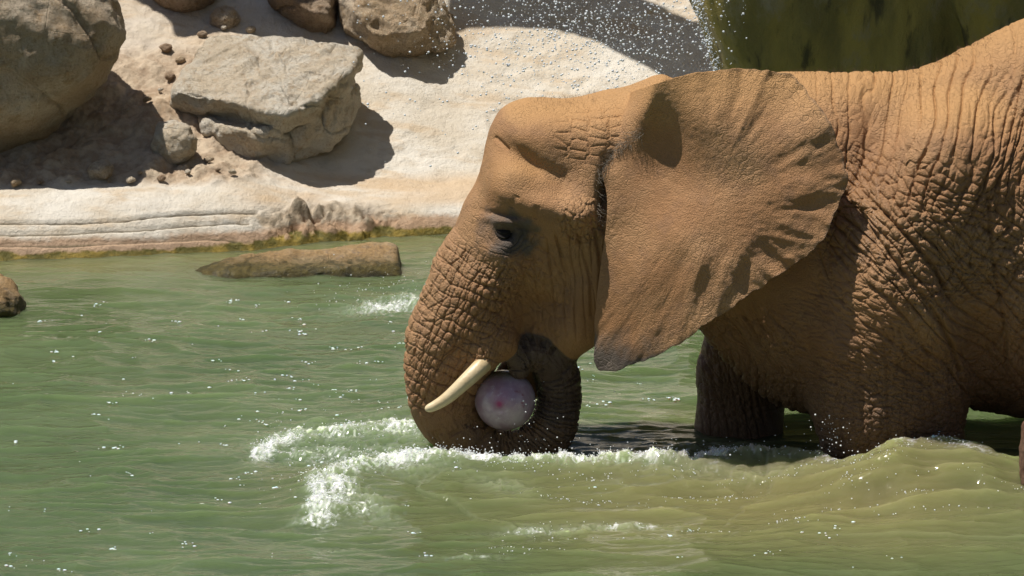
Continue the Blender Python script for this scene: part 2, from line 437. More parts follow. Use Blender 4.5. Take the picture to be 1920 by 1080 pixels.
# ------------------------------------------------------------------ rocks
from mathutils import noise as _mn
import bmesh
def hull_rock(name, hulls, mat, label, group=None, res=0.014, rough=0.03, seed=0, rnd=0.04, fr=5.0, cat='boulder', facet=0.6):
    """closed rock: convex body (half spaces of the hull of pts, edges rounded) eroded by fractal noise"""
    if not isinstance(hulls, tuple): hulls = (hulls,)
    allp = np.concatenate([np.asarray(p_, float) for p_ in hulls])
    lo = allp.min(0) - 0.08; hi = allp.max(0) + 0.08
    dims = np.ceil((hi - lo) / res).astype(int) + 1
    ax = [lo[k] + res * np.arange(dims[k]) for k in range(3)]
    gx, gy, gz = np.meshgrid(*ax, indexing='ij', sparse=True)
    f = None
    for pts in hulls:
        pts = np.asarray(pts, float)
        bm = bmesh.new()
        for p in pts: bm.verts.new(p)
        bmesh.ops.convex_hull(bm, input=bm.verts)
        bm.normal_update()
        pl = []; cen = pts.mean(0)
        for fc in bm.faces:
            n = np.array(fc.normal); dd = n @ np.array(fc.verts[0].co)
            if n @ cen > dd: n, dd = -n, -dd
            if not any(np.dot(n, a) > 0.9995 and abs(dd - b) < 1e-3 for a, b in pl): pl.append((n, dd))
        bm.free()
        acc = 0
        for n, dd in pl:                                 # soft maximum rounds the edges
            acc = acc + np.exp(np.clip((gx * n[0] + gy * n[1] + gz * n[2] - dd) / rnd, -60, 30))
        g = rnd * np.log(acc + 1e-30)
        f = g if f is None else smin(f, g, 0.012)
    V, F = surface_nets(f, lo, res)
    V = laplace(V, F, 2)
    N = normals(V, F)
    a = fbm(V * fr * 0.35, 3, seed) * 1.2
    b = fbm(V * fr + 0.35 * fbm(V * fr * 0.7, 2, seed + 5)[:, None], 5, seed + 9, 0.58)
    rg = 1 - np.abs(noise(V * fr * 0.8, seed + 3)); crack = np.clip((rg - 0.93) / 0.07, 0, 1)
    led = np.abs(((V @ np.array([0.25, 0.2, 1.0])) * fr * 1.6 + 1.5 * noise(V * fr * 0.5, seed + 8)) % 1 - 0.5)
    wv_ = V * fr * 0.55 + 0.25 * fbm(V * fr, 3, seed + 14)[:, None]
    _, ed, ci = voro(wv_, 1.0, seed + 15); chip = (ci - 0.5) * sstep(0.0, 0.12, ed)
    _, ed2, ci2 = voro(wv_ * 2.7, 1.0, seed + 16); chip2 = (ci2 - 0.5) * sstep(0.0, 0.15, ed2)
    V = V + N * (rough * (a + 1.15 * b + facet * (0.9 * chip + 0.5 * chip2) - 0.6 * crack * (noise(V * 2, seed + 6) > 0) + 0.25 * sstep(0.1, 0.4, led)))[:, None]
    o = mesh_obj(name, V, F, mat)
    tag(o, label, cat, group)
    return o
M_rock = mat_rock('granite_tan', (0.57, 0.42, 0.27), (0.66, 0.54, 0.40), (0.46, 0.31, 0.17), scale=1.0)
M_rock_brown = mat_rock('granite_brown', (0.42, 0.29, 0.19), (0.50, 0.38, 0.27), (0.30, 0.19, 0.11), moss=0.15)
M_rock_pale = mat_rock('granite_pale', (0.74, 0.62, 0.46), (0.80, 0.73, 0.61), (0.62, 0.46, 0.29), scale=1.2)
M_rock_wet = mat_rock('wet_rock', (0.52, 0.33, 0.15), (0.60, 0.43, 0.25), (0.34, 0.25, 0.17), scale=1.6, wet_z=0.035)
M_rock_red = mat_rock('red_granite', (0.30, 0.15, 0.09), (0.40, 0.23, 0.15), (0.15, 0.09, 0.06), scale=2.5, wet_z=0.05)

def PP(lst): return np.array([P(a, b, c) for a, b, c in lst])
# big rounded boulder, upper left
Yb = ground_hit(150, 335)[1] + 0.22
c = P(45, 120, Yb + 0.15)
th = np.linspace(0, 2 * np.pi, 22, endpoint=False)
outl = [(-560, -40), (-430, -190), (-200, -260), (60, -210), (190, -110), (272, -5), (304, 58), (296, 95), (275, 135), (235, 195), (178, 262), (90, 316), (0, 338), (-160, 345), (-330, 310), (-480, 190)]
pts = [P(a, b, Yb + 0.05) for a, b in outl] + [P(40 + 0.66 * (a - 40), 135 + 0.55 * (b - 100), Yb - 0.36) for a, b in outl] + [P(60 + 0.7 * (a - 60), 80 + 0.7 * (b - 80), Yb + 0.75) for a, b in outl]
hull_rock('boulder', pts, M_rock, 'huge rounded grey-brown boulder overhanging the shaded soil above the ledge', res=0.016, rough=0.038, seed=3, rnd=0.06, fr=3.5)
# slab boulder with bright flat top
Ys = ground_hit(540, 300)[1]
slab = PP([(330, 150, Ys + 0.25), (392, 74, Ys + 0.62), (440, 63, Ys + 0.68), (530, 84, Ys + 0.62), (600, 82, Ys + 0.62), (674, 98, Ys + 0.45),
           (664, 120, Ys + 0.20), (600, 186, Ys - 0.10), (528, 218, Ys - 0.24), (430, 192, Ys - 0.14), (328, 172, Ys + 0.05),
           (316, 208, Ys + 0.22), (420, 224, Ys + 0.02), (520, 246, Ys - 0.10), (590, 226, Ys - 0.02), (655, 165, Ys + 0.22), (480, 200, Ys + 0.8), (620, 160, Ys + 0.8)])
under = PP([(515, 236, Ys + 0.02), (480, 290, Ys + 0.08), (545, 304, Ys + 0.02), (612, 286, Ys + 0.06), (650, 250, Ys + 0.16), (668, 160, Ys + 0.36), (615, 190, Ys - 0.02), (570, 240, Ys - 0.06), (625, 250, Ys + 0.0), (480, 240, Ys + 0.7), (640, 220, Ys + 0.7)])
block = PP([(362, 218, Ys + 0.10), (385, 214, Ys + 0.2), (516, 232, Ys + 0.05), (512, 236, Ys - 0.14), (484, 252, Ys - 0.20), (440, 240, Ys - 0.14), (414, 262, Ys - 0.08), (420, 286, Ys - 0.02), (474, 306, Ys - 0.04), (548, 306, Ys - 0.02), (545, 270, Ys - 0.08), (430, 250, Ys + 0.4), (540, 285, Ys + 0.4)])
hull_rock('boulder', (slab, under, block), M_rock_pale, 'angular boulder with bright flat top casting a shadow on the pale slope', res=0.009, rough=0.027, seed=12, rnd=0.006, fr=7, facet=1.0)
# small pale boulder left of it
def blob_pts(px0, py0, px1, py1, Yc, depth, n=26, seed=0):
    r = np.random.RandomState(seed); out = []
    c = P((px0 + px1) / 2, (py0 + py1) / 2, Yc); hw = abs(P(px1, py0, Yc)[0] - P(px0, py0, Yc)[0]) / 2; hh = abs(P(px0, py0, Yc)[2] - P(px0, py1, Yc)[2]) / 2
    for k in range(n):
        z = 1 - 2 * (k + 0.5) / n; a = k * 2.39996 + r.rand()
        s = math.sqrt(1 - z * z); m = 0.9 + 0.22 * r.rand()
        out.append(c + np.array([hw * s * math.cos(a), depth * s * math.sin(a), hh * z]) * m)
    return out
def blob(box, depth, mat, label, seed, rough=0.012, res=0.009, fr=9, group=None, dy=0.0, n=13, rnd=0.015, cat='rock', base=None):
    g = ground_hit((box[0] + box[2]) / 2, base or box[3] - 4)
    return hull_rock('rock', blob_pts(*box, g[1] + depth * 0.55 + dy, depth, n, seed), mat, label, group, res, rough * 1.7, seed, rnd * 0.6, fr, cat, 1.1)
blob((274, 222, 380, 318), 0.14, M_rock_pale, 'small pale rounded boulder beside the flat-topped boulder', 5, 0.012, cat='boulder')
blob((158, 294, 222, 346), 0.08, M_rock, 'fist-sized brown stone in the shade of the huge boulder', 6, 0.008, 0.006, 12)
blob((288, 74, 331, 106), 0.06, M_rock_brown, 'small knobbly brown stone at the huge boulder upper edge', 7, 0.008, 0.006, 14)
blob((357, 52, 400, 77), 0.05, M_rock_brown, 'little reddish stone above the flat-topped boulder', 8, 0.006, 0.006, 14)
blob((108, 326, 145, 352), 0.05, M_rock, 'tiny stone on the shaded soil by the ledge', 9, 0.005, 0.005, 16)
blob((366, 212, 420, 262), 0.08, M_rock_pale, 'wedge of broken stone tucked under the flat-topped boulder', 10, 0.008, 0.006, 12)
rs = np.random.RandomState(17)     # loose stones scattered over the soil between the boulders
for k, (a, b, sz) in enumerate([(a_, b_, 1.35 * c_) for a_, b_, c_ in [(28, 343, 13), (75, 341, 10), (245, 338, 12), (262, 322, 8), (304, 334, 11), (352, 322, 9), (392, 298, 12), (408, 318, 8), (436, 322, 10), (338, 112, 10), (318, 142, 12), (302, 168, 9), (276, 186, 11), (330, 190, 7), (420, 52, 9), (470, 56, 11), (355, 98, 7), (240, 206, 8)]]):
    hull_rock('stone', blob_pts(a - sz, b - sz * 0.7, a + sz, b + sz * 0.7, ground_hit(a, b + sz * 0.5)[1] - 0.005, sz / 400, 10, k), [M_rock, M_rock_brown, M_rock_pale][k % 3],
              ('small loose stone in shade just above the flat-topped boulder' if b < 60 else 'small loose stone on the slope between the huge boulder and the flat-topped boulder' if b < 215 else
               'small loose stone on the soil in the shadow of the huge boulder' if a < 280 else 'small loose stone on sunlit soil below the flat-topped boulder'), 'loose stones on the soil', 0.006, 0.006, 300 + k, 0.005, 16, 'stone', 1.0)
# upper right boulder with sun on its top
Yd = ground_hit(740, 118)[1]
pts = PP([(632, -20, Yd + 0.3), (640, 60, Yd + 0.12), (668, 92, Yd + 0.08), (722, 118, Yd + 0.02), (790, 105, Yd + 0.05), (858, 92, Yd + 0.1), (845, 40, Yd + 0.25), (826, -20, Yd + 0.4),
          (660, 20, Yd - 0.1), (700, 72, Yd - 0.18), (800, 62, Yd - 0.15), (790, 10, Yd - 0.05), (700, -70, Yd + 0.2), (800, -70, Yd + 0.3), (640, 0, Yd + 0.8), (840, 0, Yd + 0.8), (730, -90, Yd + 0.7), (740, 100, Yd + 0.6)])
hull_rock('boulder', pts, M_rock, 'blocky tan boulder above the flat-topped boulder, next to the shaded slope', res=0.011, rough=0.032, seed=22, rnd=0.014, fr=6, facet=1.2)
Ye = ground_hit(565, 75)[1]
pts = PP([(498, -30, Ye + 0.1), (530, 40, Ye + 0.1), (560, 78, Ye + 0.1), (632, 74, Ye + 0.15), (640, -40, Ye + 0.2), (520, -70, Ye + 0.3), (560, 10, Ye - 0.1), (620, 30, Ye - 0.1), (500, -20, Ye + 0.6), (640, 0, Ye + 0.6), (580, 60, Ye + 0.5)])
hull_rock('boulder', pts, M_rock_brown, 'dark reddish boulder behind the flat-topped boulder, in shade', res=0.012, rough=0.032, seed=23, rnd=0.016, fr=6, facet=1.2)
Ye = ground_hit(330, 36)[1]
pts = PP([(255, -60, Ye + 0.1), (275, 20, Ye + 0.1), (330, 40, Ye + 0.05), (400, 28, Ye + 0.1), (425, -40, Ye + 0.1), (330, -90, Ye + 0.2), (330, -10, Ye - 0.15), (270, -20, Ye + 0.6), (420, -20, Ye + 0.6), (340, 20, Ye + 0.5)])
hull_rock('boulder', pts, M_rock_brown, 'dark brown boulder peeping out behind the huge boulder', res=0.014, rough=0.02, seed=24, rnd=0.03, fr=6)
blob((392, 8, 452, 58), 0.10, M_rock, 'small grey stone at the foot of the dark brown boulder', 25, 0.010, 0.008, 10)
# rocks standing in the pool
Yg = G(560, 517, 0)[1]
pts = PP([(345, 526, Yg), (352, 512, Yg + 0.1), (400, 482, Yg + 0.15), (440, 471, Yg + 0.2), (560, 462, Yg + 0.25), (700, 449, Yg + 0.28), (742, 450, Yg + 0.28), (756, 500, Yg + 0.05), (640, 502, Yg - 0.02), (520, 508, Yg - 0.03), (420, 512, Yg - 0.05),
          (345, 600, Yg), (760, 580, Yg), (400, 560, Yg + 0.5), (740, 520, Yg + 0.5), (550, 600, Yg - 0.05)])
hull_rock('rock', pts, M_rock_wet, 'long flat orange-brown rock lying half submerged in the pool', res=0.009, rough=0.014, seed=31, rnd=0.012, fr=8, cat='rock')
Yh = G(20, 585, 0)[1]
pts = PP([(-150, 500, Yh + 0.3), (-30, 497, Yh + 0.3), (12, 508, Yh + 0.2), (34, 535, Yh + 0.1), (56, 572, Yh + 0.1), (52, 600, Yh), (20, 590, Yh - 0.1), (-150, 610, Yh - 0.1), (-150, 640, Yh), (60, 640, Yh + 0.1), (-20, 540, Yh - 0.05), (20, 620, Yh + 0.5), (-150, 560, Yh + 0.6)])
hull_rock('rock', pts, M_rock_wet, 'dark wet rock with mossy foot rising from the green pool by itself', res=0.009, rough=0.02, seed=35, rnd=0.012, fr=9, cat='rock')
Yi = G(1925, 950, 0)[1]
pts = PP([(1890, 850, Yi), (1893, 800, Yi), (1908, 756, Yi), (1950, 735, Yi), (2050, 730, Yi), (2130, 800, Yi), (2130, 960, Yi), (1893, 880, Yi), (1903, 950, Yi), (1985, 800, Yi - 0.2), (2050, 900, Yi - 0.2), (1985, 790, Yi + 0.3), (2090, 800, Yi + 0.3), (1925, 900, Yi + 0.25), (2050, 980, Yi + 0.1)])
hull_rock('rock', pts, M_rock_red, 'speckled reddish rock with mossy foot in the water in front of the elephant', res=0.009, rough=0.008, seed=36, rnd=0.02, fr=9, cat='rock')

# ------------------------------------------------------------------ leaning cliff, upper right, and added shade slabs
def mat_cliff():
    t = NT('cliff_rock')
    st = t.map((2.5, 2.5, 0.35)); n1 = t.noise(1.6, 6, 0.6, st); n2 = t.noise(6, 8, 0.68, t.map((1, 1, 0.5))); n3 = t.noise(60, 4, 0.7)
    col = t.mix(t.ramp(n1, 0.38, 0.62), (0.20, 0.165, 0.055), (0.36, 0.28, 0.075))
    col = t.mix(t.ramp(n2, 0.5, 0.72), col, (0.30, 0.26, 0.17))
    col = t.mix(t.math('MULTIPLY', t.ramp(t.noise(4.5, 6, 0.6, st), 0.55, 0.68), 0.8), col, (0.04, 0.036, 0.022))
    t.set('Base Color', col); t.set('Roughness', 0.6); t.set('Specular IOR Level', 0.35)
    b = t.bump(n2, 0.03, 0.7); b = t.bump(n3, 0.008, 0.7, b); t.set('Normal', b)
    return t.m
M_cliff = mat_cliff()
CY = 3.55
nz, nu = 120, 300
zs = np.linspace(-0.9, 5.2, nz); us = np.linspace(0, 1, nu, endpoint=False)
x0 = P(1356, 132, CY)[0]; z0c = P(1336, 132, CY)[2]
V = []
for z in zs:
    lean = 0.27 * (z - z0c)
    xl = x0 - lean; xr = 6.0; yf = CY - 0.30 * max(z - 0.3, 0); yb = 6.8
    loop = spline([(xl + 0.02, yf + 0.9), (xl, yf + 0.35), (xl + 0.06, yf + 0.06), (xl + 0.30, yf - 0.02), (xl + 0.9, yf), (xl + 1.15, yf + 0.10), (xl + 1.3, yf - 0.02), (xl + 2.4, yf), (xr, yf), (xr + 0.3, yb), (xl + 2, yb), (xl + 0.3, yb - 1)], 25, True)
    V.append(np.c_[loop, np.full(len(loop), z)])
V = np.array(V); nu = V.shape[1]
ii = np.arange(nz * nu).reshape(nz, nu); jj = np.roll(ii, -1, 1)
F = np.stack([ii[:-1], jj[:-1], jj[1:], ii[1:]], -1).reshape(-1, 4)
V = V.reshape(-1, 3); N = normals(V, F)
V = V + N * (0.10 * fbm(V * np.array([1.6, 1.6, 0.7]), 4, 51) + 0.03 * fbm(V * np.array([7, 7, 3]), 4, 55))[:, None]
cap = np.arange((nz - 1) * nu, nz * nu)
V = np.r_[V, [V[cap].mean(0)]]
Fc = np.c_[cap, np.roll(cap, -1), np.full(nu, len(V) - 1), np.full(nu, len(V) - 1)]
cliff_root = empty('cliff', (2.5, CY, 0)); tag(cliff_root, 'dark mossy overhanging rock cliff behind the elephant back', 'cliff')
cl = mesh_obj('rock_face', V, F, M_cliff, cliff_root)
bmx = bmesh.new(); bmx.from_mesh(cl.data); bmx.verts.ensure_lookup_table()
try: bmx.faces.new([bmx.verts[k] for k in cap])
except Exception: pass
bmx.to_mesh(cl.data); bmx.free()

# unseen slabs added above the slope, shaped to throw the shade on the bank
def up_sun(px, py, zt):
    g = ground_hit(px, py); return g + SUN * ((zt - g[2]) / SUN[2])
def shade_slab(outline, zt, name, thick=0.35, seed=1):
    pl = np.array([up_sun(a, b, zt)[:2] for a, b in outline]); pl = spline(pl, 6, True)
    lo = np.r_[pl.min(0) - 0.1, zt - 0.1]; hi = np.r_[pl.max(0) + 0.1, zt + thick + 0.2]; res = 0.03
    dims = np.ceil((hi - lo) / res).astype(int) + 1
    ax = [lo[k] + res * np.arange(dims[k]) for k in range(3)]
    xy = np.stack(np.meshgrid(ax[0], ax[1], indexing='ij'), -1)
    d = poly_sd(xy, pl)[:, :, None]; zz = ax[2][None, None, :]
    f = np.maximum(d + 0.25 * np.maximum(zz - zt, 0), np.abs(zz - zt - thick / 2) - thick / 2)
    V, F = surface_nets(f, lo, res); V = laplace(V, F, 2)
    N = normals(V, F); V = V + N * (0.025 * fbm(V * 4, 4, seed))[:, None]
    return mesh_obj(name, V, F, M_cliff, cliff_root)
shade_slab([(838, 62), (870, 58), (930, 52), (1000, 55), (1060, 66), (1120, 84), (1170, 108), (1215, 135), (1260, 165), (1330, 220), (1420, 190), (1370, 90), (1300, 42), (1250, 18), (1190, -8), (1050, -40), (900, -50), (835, -10)], 3.9, 'added_shade_slab', seed=61)
shade_slab([(-100, -140), (270, 12), (330, 72), (430, 62), (470, 72), (560, 88), (640, 84), (660, 20), (640, -30), (600, -120), (300, -220)], 3.5, 'added_shade_slab', seed=66)  # second added slab, shades the upper left rocks

# ------------------------------------------------------------------ elephant
root = empty('elephant', (1.6, 0.0, bed_z))
tag(root, 'mud-coated brown elephant wading in the pool with its trunk curled', 'elephant')
h = 0.012
lo = np.array([-0.62, -0.94, -0.87]); dims = np.ceil((np.array([4.6, 0.94, 2.05]) - lo) / h).astype(int) + 1
ax = [lo[k] + h * np.arange(dims[k]) for k in range(3)]
XZ = np.stack(np.meshgrid(ax[0], ax[2], indexing='ij'), -1)            # side plane
x3 = np.stack([XZ[..., 0], 0 * XZ[..., 0], XZ[..., 1]], -1)
PXg = np.stack(proj(x3), -1)                                            # side plane in photo pixels
yy = ax[1]
def side(lst): return np.array([P(a, b, 0.0)[[0, 2]] for a, b in lst])
def inflate(poly, W, R, pw=2.0):
    d = poly_sd(XZ, spline(side(poly), 4, True))
    a = np.maximum(1 + d / R, 0)
    Y2 = np.abs(yy)[None, :, None]; Wb = W[:, None, :]; ab = a[:, None, :]
    f = (Y2 / Wb) ** 2 + ab ** 2 - 1
    g = 2 * np.sqrt((Y2 / Wb ** 2) ** 2 + (ab / R) ** 2) + 0.6
    return (f / g).astype(np.float32)
def Wmap(lst, p=3.0):
    return idw(PXg, [(a, b) for a, b, c in lst], [c for a, b, c in lst], p)
torso_poly = [(1080, 200), (1200, 165), (1300, 150), (1400, 140), (1480, 137), (1600, 136), (1700, 134), (1760, 118), (1830, 82), (1920, 38), (2050, 0), (2250, 0), (2500, 20), (2720, 90), (2900, 260), (2960, 480),
              (2900, 660), (2700, 790), (2400, 815), (2100, 800), (1920, 782), (1780, 760), (1640, 770), (1500, 770), (1420, 735), (1345, 660), (1270, 580), (1200, 560), (1120, 560), (1060, 480), (1050, 300)]
f = inflate(torso_poly, Wmap([(1080, 400, 0.30), (1250, 350, 0.36), (1450, 350, 0.42), (1600, 300, 0.42), (1700, 500, 0.56), (1500, 560, 0.46), (1900, 450, 0.64), (2300, 500, 0.78), (2700, 400, 0.72), (1350, 600, 0.40)]), 0.62)
head_poly = [(1260, 160), (1180, 172), (1110, 186), (1050, 186), (990, 186), (952, 196), (928, 220), (913, 260), (904, 300), (893, 340), (873, 375), (860, 410), (847, 450), (830, 503), (808, 548), (787, 590), (771, 630), (768, 665), (820, 715),
             (890, 690), (950, 664), (985, 612), (1030, 560), (1090, 580), (1150, 590), (1220, 540), (1290, 440)]
fh = inflate(head_poly, Wmap([(990, 230, 0.29), (950, 320, 0.33), (940, 430, 0.355), (1050, 380, 0.37), (1090, 540, 0.30), (890, 480, 0.27), (840, 600, 0.225), (960, 600, 0.23), (1200, 300, 0.35), (790, 640, 0.18), (880, 680, 0.20)]), 0.24)
f = smin(f, fh, 0.06); del fh
def cone(f, pts, k=0.05):          # chain of round cones [(x,y,z,r)...]
    for a, b in zip(pts[:-1], pts[1:]):
        a = np.asarray(a, float); b = np.asarray(b, float); m = max(a[3], b[3]) + 0.10
        l3 = np.minimum(a[:3], b[:3]) - m; h3 = np.maximum(a[:3], b[:3]) + m
        i0 = np.clip(np.floor((l3 - lo) / h).astype(int), 0, dims - 1); i1 = np.clip(np.ceil((h3 - lo) / h).astype(int) + 1, 1, dims)
        if (i1 <= i0).any(): continue
        sl = tuple(slice(p, q) for p, q in zip(i0, i1))
        g = np.stack(np.meshgrid(*[ax[c][sl[c]] for c in range(3)], indexing='ij'), -1)
        d, t = seg_d(g, a[:3], b[:3]); d = d - (a[3] + (b[3] - a[3]) * t)
        f[sl] = smin(f[sl], d.astype(np.float32), k)
    return f
def chain(lst): return [np.r_[P(a, b, Y), r / 450.0] for a, b, Y, r in lst]
# lower jaw
f = cone(f, chain([(1100, 520, -0.10, 80), (1085, 600, -0.10, 52), (1060, 655, -0.06, 30)]), 0.05)
f = cone(f, chain([(1100, 520, 0.10, 80), (1085, 600, 0.10, 52), (1060, 655, 0.06, 30)]), 0.05)
f = cone(f, chain([(1050, 540, 0, 75), (1022, 590, 0, 58), (1016, 640, 0, 36)]), 0.03)
f = cone(f, chain([(1040, 625, 0.06, 46), (1000, 672, 0.09, 40), (955, 704, 0.10, 28)]), 0.03)
f = cone(f, chain([(1040, 640, 0.08, 46), (1012, 715, 0.13, 34)]), 0.03)
# trunk
trunk_px = [(905, 520, 0, 96), (880, 585, 0, 95), (852, 650, 0, 90), (834, 705, 0, 76), (836, 760, 0, 66), (858, 806, 0, 57), (898, 840, 0, 49), (948, 852, 0, 45), (1000, 838, 0, 44), (1037, 800, 0, 44), (1049, 750, 0, 43),
            (1048, 708, -0.02, 41), (1036, 682, -0.05, 38), (1012, 664, -0.08, 34), (990, 664, -0.10, 29), (976, 677, -0.11, 24), (974, 694, -0.115, 20)]
tp = spline(trunk_px, 5)
tr = chain([tuple(q) for q in tp])
f_tr = np.full_like(f, 1.0); f_tr = cone(f_tr, tr, 0.004)
up = 1.0
# keep the curl from melting into the jaw: soft join above, crisp below
zk = ax[2][None, None, :]
kz = np.where(zk > P(900, 640, 0)[2], 0.06, 0.012)
hh = np.clip(0.5 + 0.5 * (f_tr - f) / kz, 0, 1); f = (f_tr + (f - f_tr) * hh - kz * hh * (1 - hh)).astype(np.float32); del f_tr, hh
# mouth cleft between trunk root and jaw
def carve(f, pts, k=0.02):
    g = np.full_like(f, 1.0); g = cone(g, pts, 0.005); m = g < 0.1
    f[m] = -smin(-f[m], g[m], k); return f
f = carve(f, chain([(996, 568, -0.28, 9), (993, 605, -0.25, 19), (992, 648, -0.22, 26)]), 0.02)
# tusk sheath
f = cone(f, chain([(925, 640, -0.16, 42), (908, 672, -0.20, 27)]), 0.06)
# legs
f = cone(f, chain([(1700, 420, -0.34, 120), (1660, 620, -0.34, 128), (1652, 760, -0.33, 118), (1655, 900, -0.32, 98), (1660, 1230, -0.32, 92)]), 0.10)
f = cone(f, chain([(1740, 520, -0.36, 80), (1738, 700, -0.34, 68), (1746, 860, -0.32, 62)]), 0.10)
f = cone(f, chain([(1560, 420, 0.30, 120), (1440, 600, 0.36, 110), (1395, 700, 0.36, 84), (1385, 800, 0.35, 76), (1392, 1190, 0.34, 74)]), 0.08)
f = cone(f, chain([(2640, 500, -0.40, 190), (2650, 760, -0.44, 140), (2690, 1240, -0.42, 96)]), 0.10)
f = cone(f, chain([(2640, 500, 0.40, 190), (2600, 740, 0.44, 140), (2560, 1180, 0.42, 96)]), 0.10)
# shoulder mass
f = cone(f, chain([(1800, 330, -0.36, 130), (1720, 520, -0.40, 140)]), 0.12)
f[:, :, :2] = np.maximum(f[:, :, :2], 0.01)
ear_floor = np.full((dims[0], dims[2]), 0.0)
s = f < 0; first = np.argmax(s, axis=1); ear_floor = np.where(s.any(1), ax[1][first], 0.2)   # near flank depth on the side plane
V, F = surface_nets(f, lo, h); del f, s
V = laplace(V, F, 4)
# refine what the camera can see
for it in range(2):
    c = V[F].mean(1); cp = proj(c)
    if it == 0: sel = (cp[0] < 2000) & ((c[:, 1] < 0.26) | ((cp[0] > 1280) & (cp[0] < 1560) & (cp[1] > 560) & (c[:, 1] < 0.42))) & (c[:, 2] > -0.2); lim = True
    else: sel = np.zeros(len(F), bool); sel[:nfine] = True
    V2, Fq, rest = subdivide(V, F, sel)
    nfine = len(Fq); V = V2; F = np.r_[Fq, rest]
Ef, inv = edges_of(F[:nfine]); cnt = np.bincount(inv.ravel(), minlength=len(Ef)); bv = np.unique(Ef[cnt == 1])
fixed = np.ones(len(V), bool); fixed[np.unique(F[:nfine])] = False; fixed[bv] = True
V = laplace(V, F[:nfine], 4, 0.5, fixed)
N = normals(V, F)
fine = np.zeros(len(V)); fine[np.unique(F[:nfine])] = 1
fine *= np.where((proj(V)[0] > 1290) & (proj(V)[0] < 1550) & (proj(V)[1] > 575), sstep(0.40, 0.32, V[:, 1]), sstep(0.25, 0.12, V[:, 1])) * sstep(-0.19, -0.12, V[:, 2]); px_, py_ = proj(V); fine *= sstep(1998, 1960, px_)
Vm = V.copy(); Vm[:, 1] = -np.abs(V[:, 1])
q = np.stack(proj(np.stack([V[:, 0], 0 * V[:, 0], V[:, 2]], -1)), -1)     # side-plane pixels (flat side view)
qn = np.stack(proj(Vm), -1)                                               # pixels as seen on the near flank
near = np.clip(-N[:, 1] * np.sign(-V[:, 1] + 1e-9) * 1.0, 0, 1); near = np.where(V[:, 1] < 0, np.clip(-N[:, 1], 0, 1), np.clip(N[:, 1], 0, 1))
def gb(cx, cy, sx, sy, rot=0.0):
    a = math.radians(rot); dx = qn[:, 0] - cx; dy = qn[:, 1] - cy
    u = dx * math.cos(a) + dy * math.sin(a); v_ = -dx * math.sin(a) + dy * math.cos(a)
    return np.exp(-(u / sx) ** 2 - (v_ / sy) ** 2)
# ---- form: brow, temple hollow, cheek bone, eye pit, jaw muscle, shoulder blade
D = np.zeros(len(V))
for cx, cy, sx, sy, rot, am in [(945, 345, 42, 38, 20, 0.040), (985, 300, 62, 20, 28, -0.045), (1010, 245, 70, 40, 0, 0.022), (1060, 330, 34, 60, 0, -0.030), (1015, 385, 80, 24, 12, 0.030), (1085, 400, 40, 34, 0, 0.035),
                                (940, 440, 46, 34, 10, -0.040), (905, 410, 26, 50, -10, -0.010), (1000, 480, 60, 50, 0, -0.030), (1050, 520, 60, 60, 0, -0.030), (1080, 600, 40, 50, 0, 0.012), (900, 560, 50, 90, 20, 0.020), (985, 560, 16, 50, 10, -0.03),
                                (1110, 240, 60, 30, -10, 0.03), (1140, 350, 16, 90, 8, -0.05),
                                (1650, 250, 40, 120, 20, -0.02), (1760, 260, 60, 140, 25, 0.03), (1700, 430, 80, 90, 0, 0.02), (1850, 650, 40, 160, -8, -0.05), (1790, 560, 30, 120, -25, -0.035), (1560, 620, 40, 120, 0, 0.02), (1470, 640, 60, 60, 0, 0.03)]:
    D += 1.25 * am * gb(cx, cy, sx, sy, rot) * near
# ---- eye: lids and concentric creases
ex, ey = 942, 436
dx = (qn[:, 0] - ex) ; dy = (qn[:, 1] - ey) - 0.10 * dx
re = np.sqrt((dx / 1.45) ** 2 + (dy / (1.0 + 0.15 * (dy > 0))) ** 2)
D += near * (0.010 * np.exp(-((re - 18) / 6.0) ** 2) - 0.012 * np.exp(-(re / 13) ** 2))
D += near * (0.022 * gb(938, 414, 40, 8, 8) - 0.016 * gb(940, 401, 44, 5, 10) + 0.012 * gb(945, 466, 34, 10, -5))
ewob = re + 6.0 * noise(qn / 30, 5) + 2.5 * noise(qn / 9, 6)
D += near * fine * (-0.0045 * sstep(0.45, 0.15, np.abs(np.sin(ewob / 8.5 * math.pi))) * sstep(62, 38, re) * sstep(20, 26, re) * (0.3 + 0.7 * sstep(-12, 8, dy)))
# ---- trunk coordinates
tpm = np.array([t_[:3] for t_ in tr]); trad = np.array([t_[3] for t_ in tr])
L = np.r_[0, np.cumsum(np.linalg.norm(np.diff(tpm, axis=0), axis=1))]
bd = np.full(len(V), 9.0); bs = np.zeros(len(V)); br = np.ones(len(V)); ba = np.zeros(len(V))
cand = np.where((q[:, 0] < 1130) & (q[:, 1] > 380))[0]
for k in range(len(tpm) - 1):
    d, t = seg_d(V[cand], tpm[k], tpm[k + 1]); r = trad[k] + (trad[k + 1] - trad[k]) * t
    m = d - r < bd[cand]; i = cand[m]
    bd[i] = (d - r)[m]; bs[i] = (L[k] + t * (L[k + 1] - L[k]))[m]; br[i] = r[m]
    tang = (tpm[k + 1] - tpm[k]); tang /= np.linalg.norm(tang); side_n = np.array([tang[2], 0, -tang[0]])
    rel = V[i] - (tpm[k] + t[m][:, None] * (tpm[k + 1] - tpm[k]))
    ba[i] = np.arctan2(rel @ side_n, -rel[:, 1])
wt = sstep(0.035, 0.008, np.abs(bd)) * (bd < 1)
s_left = L[np.argmin(np.abs(tp[:, 1] - 760) + 1e3 * (tp[:, 0] > 900))]    # where the loop starts
low = sstep(s_left - 0.15, s_left + 0.12, bs) * wt
rad = ba * br
w3 = V * 9
warp1 = noise(w3, 1); warp2 = noise(w3 * 2.1, 2)
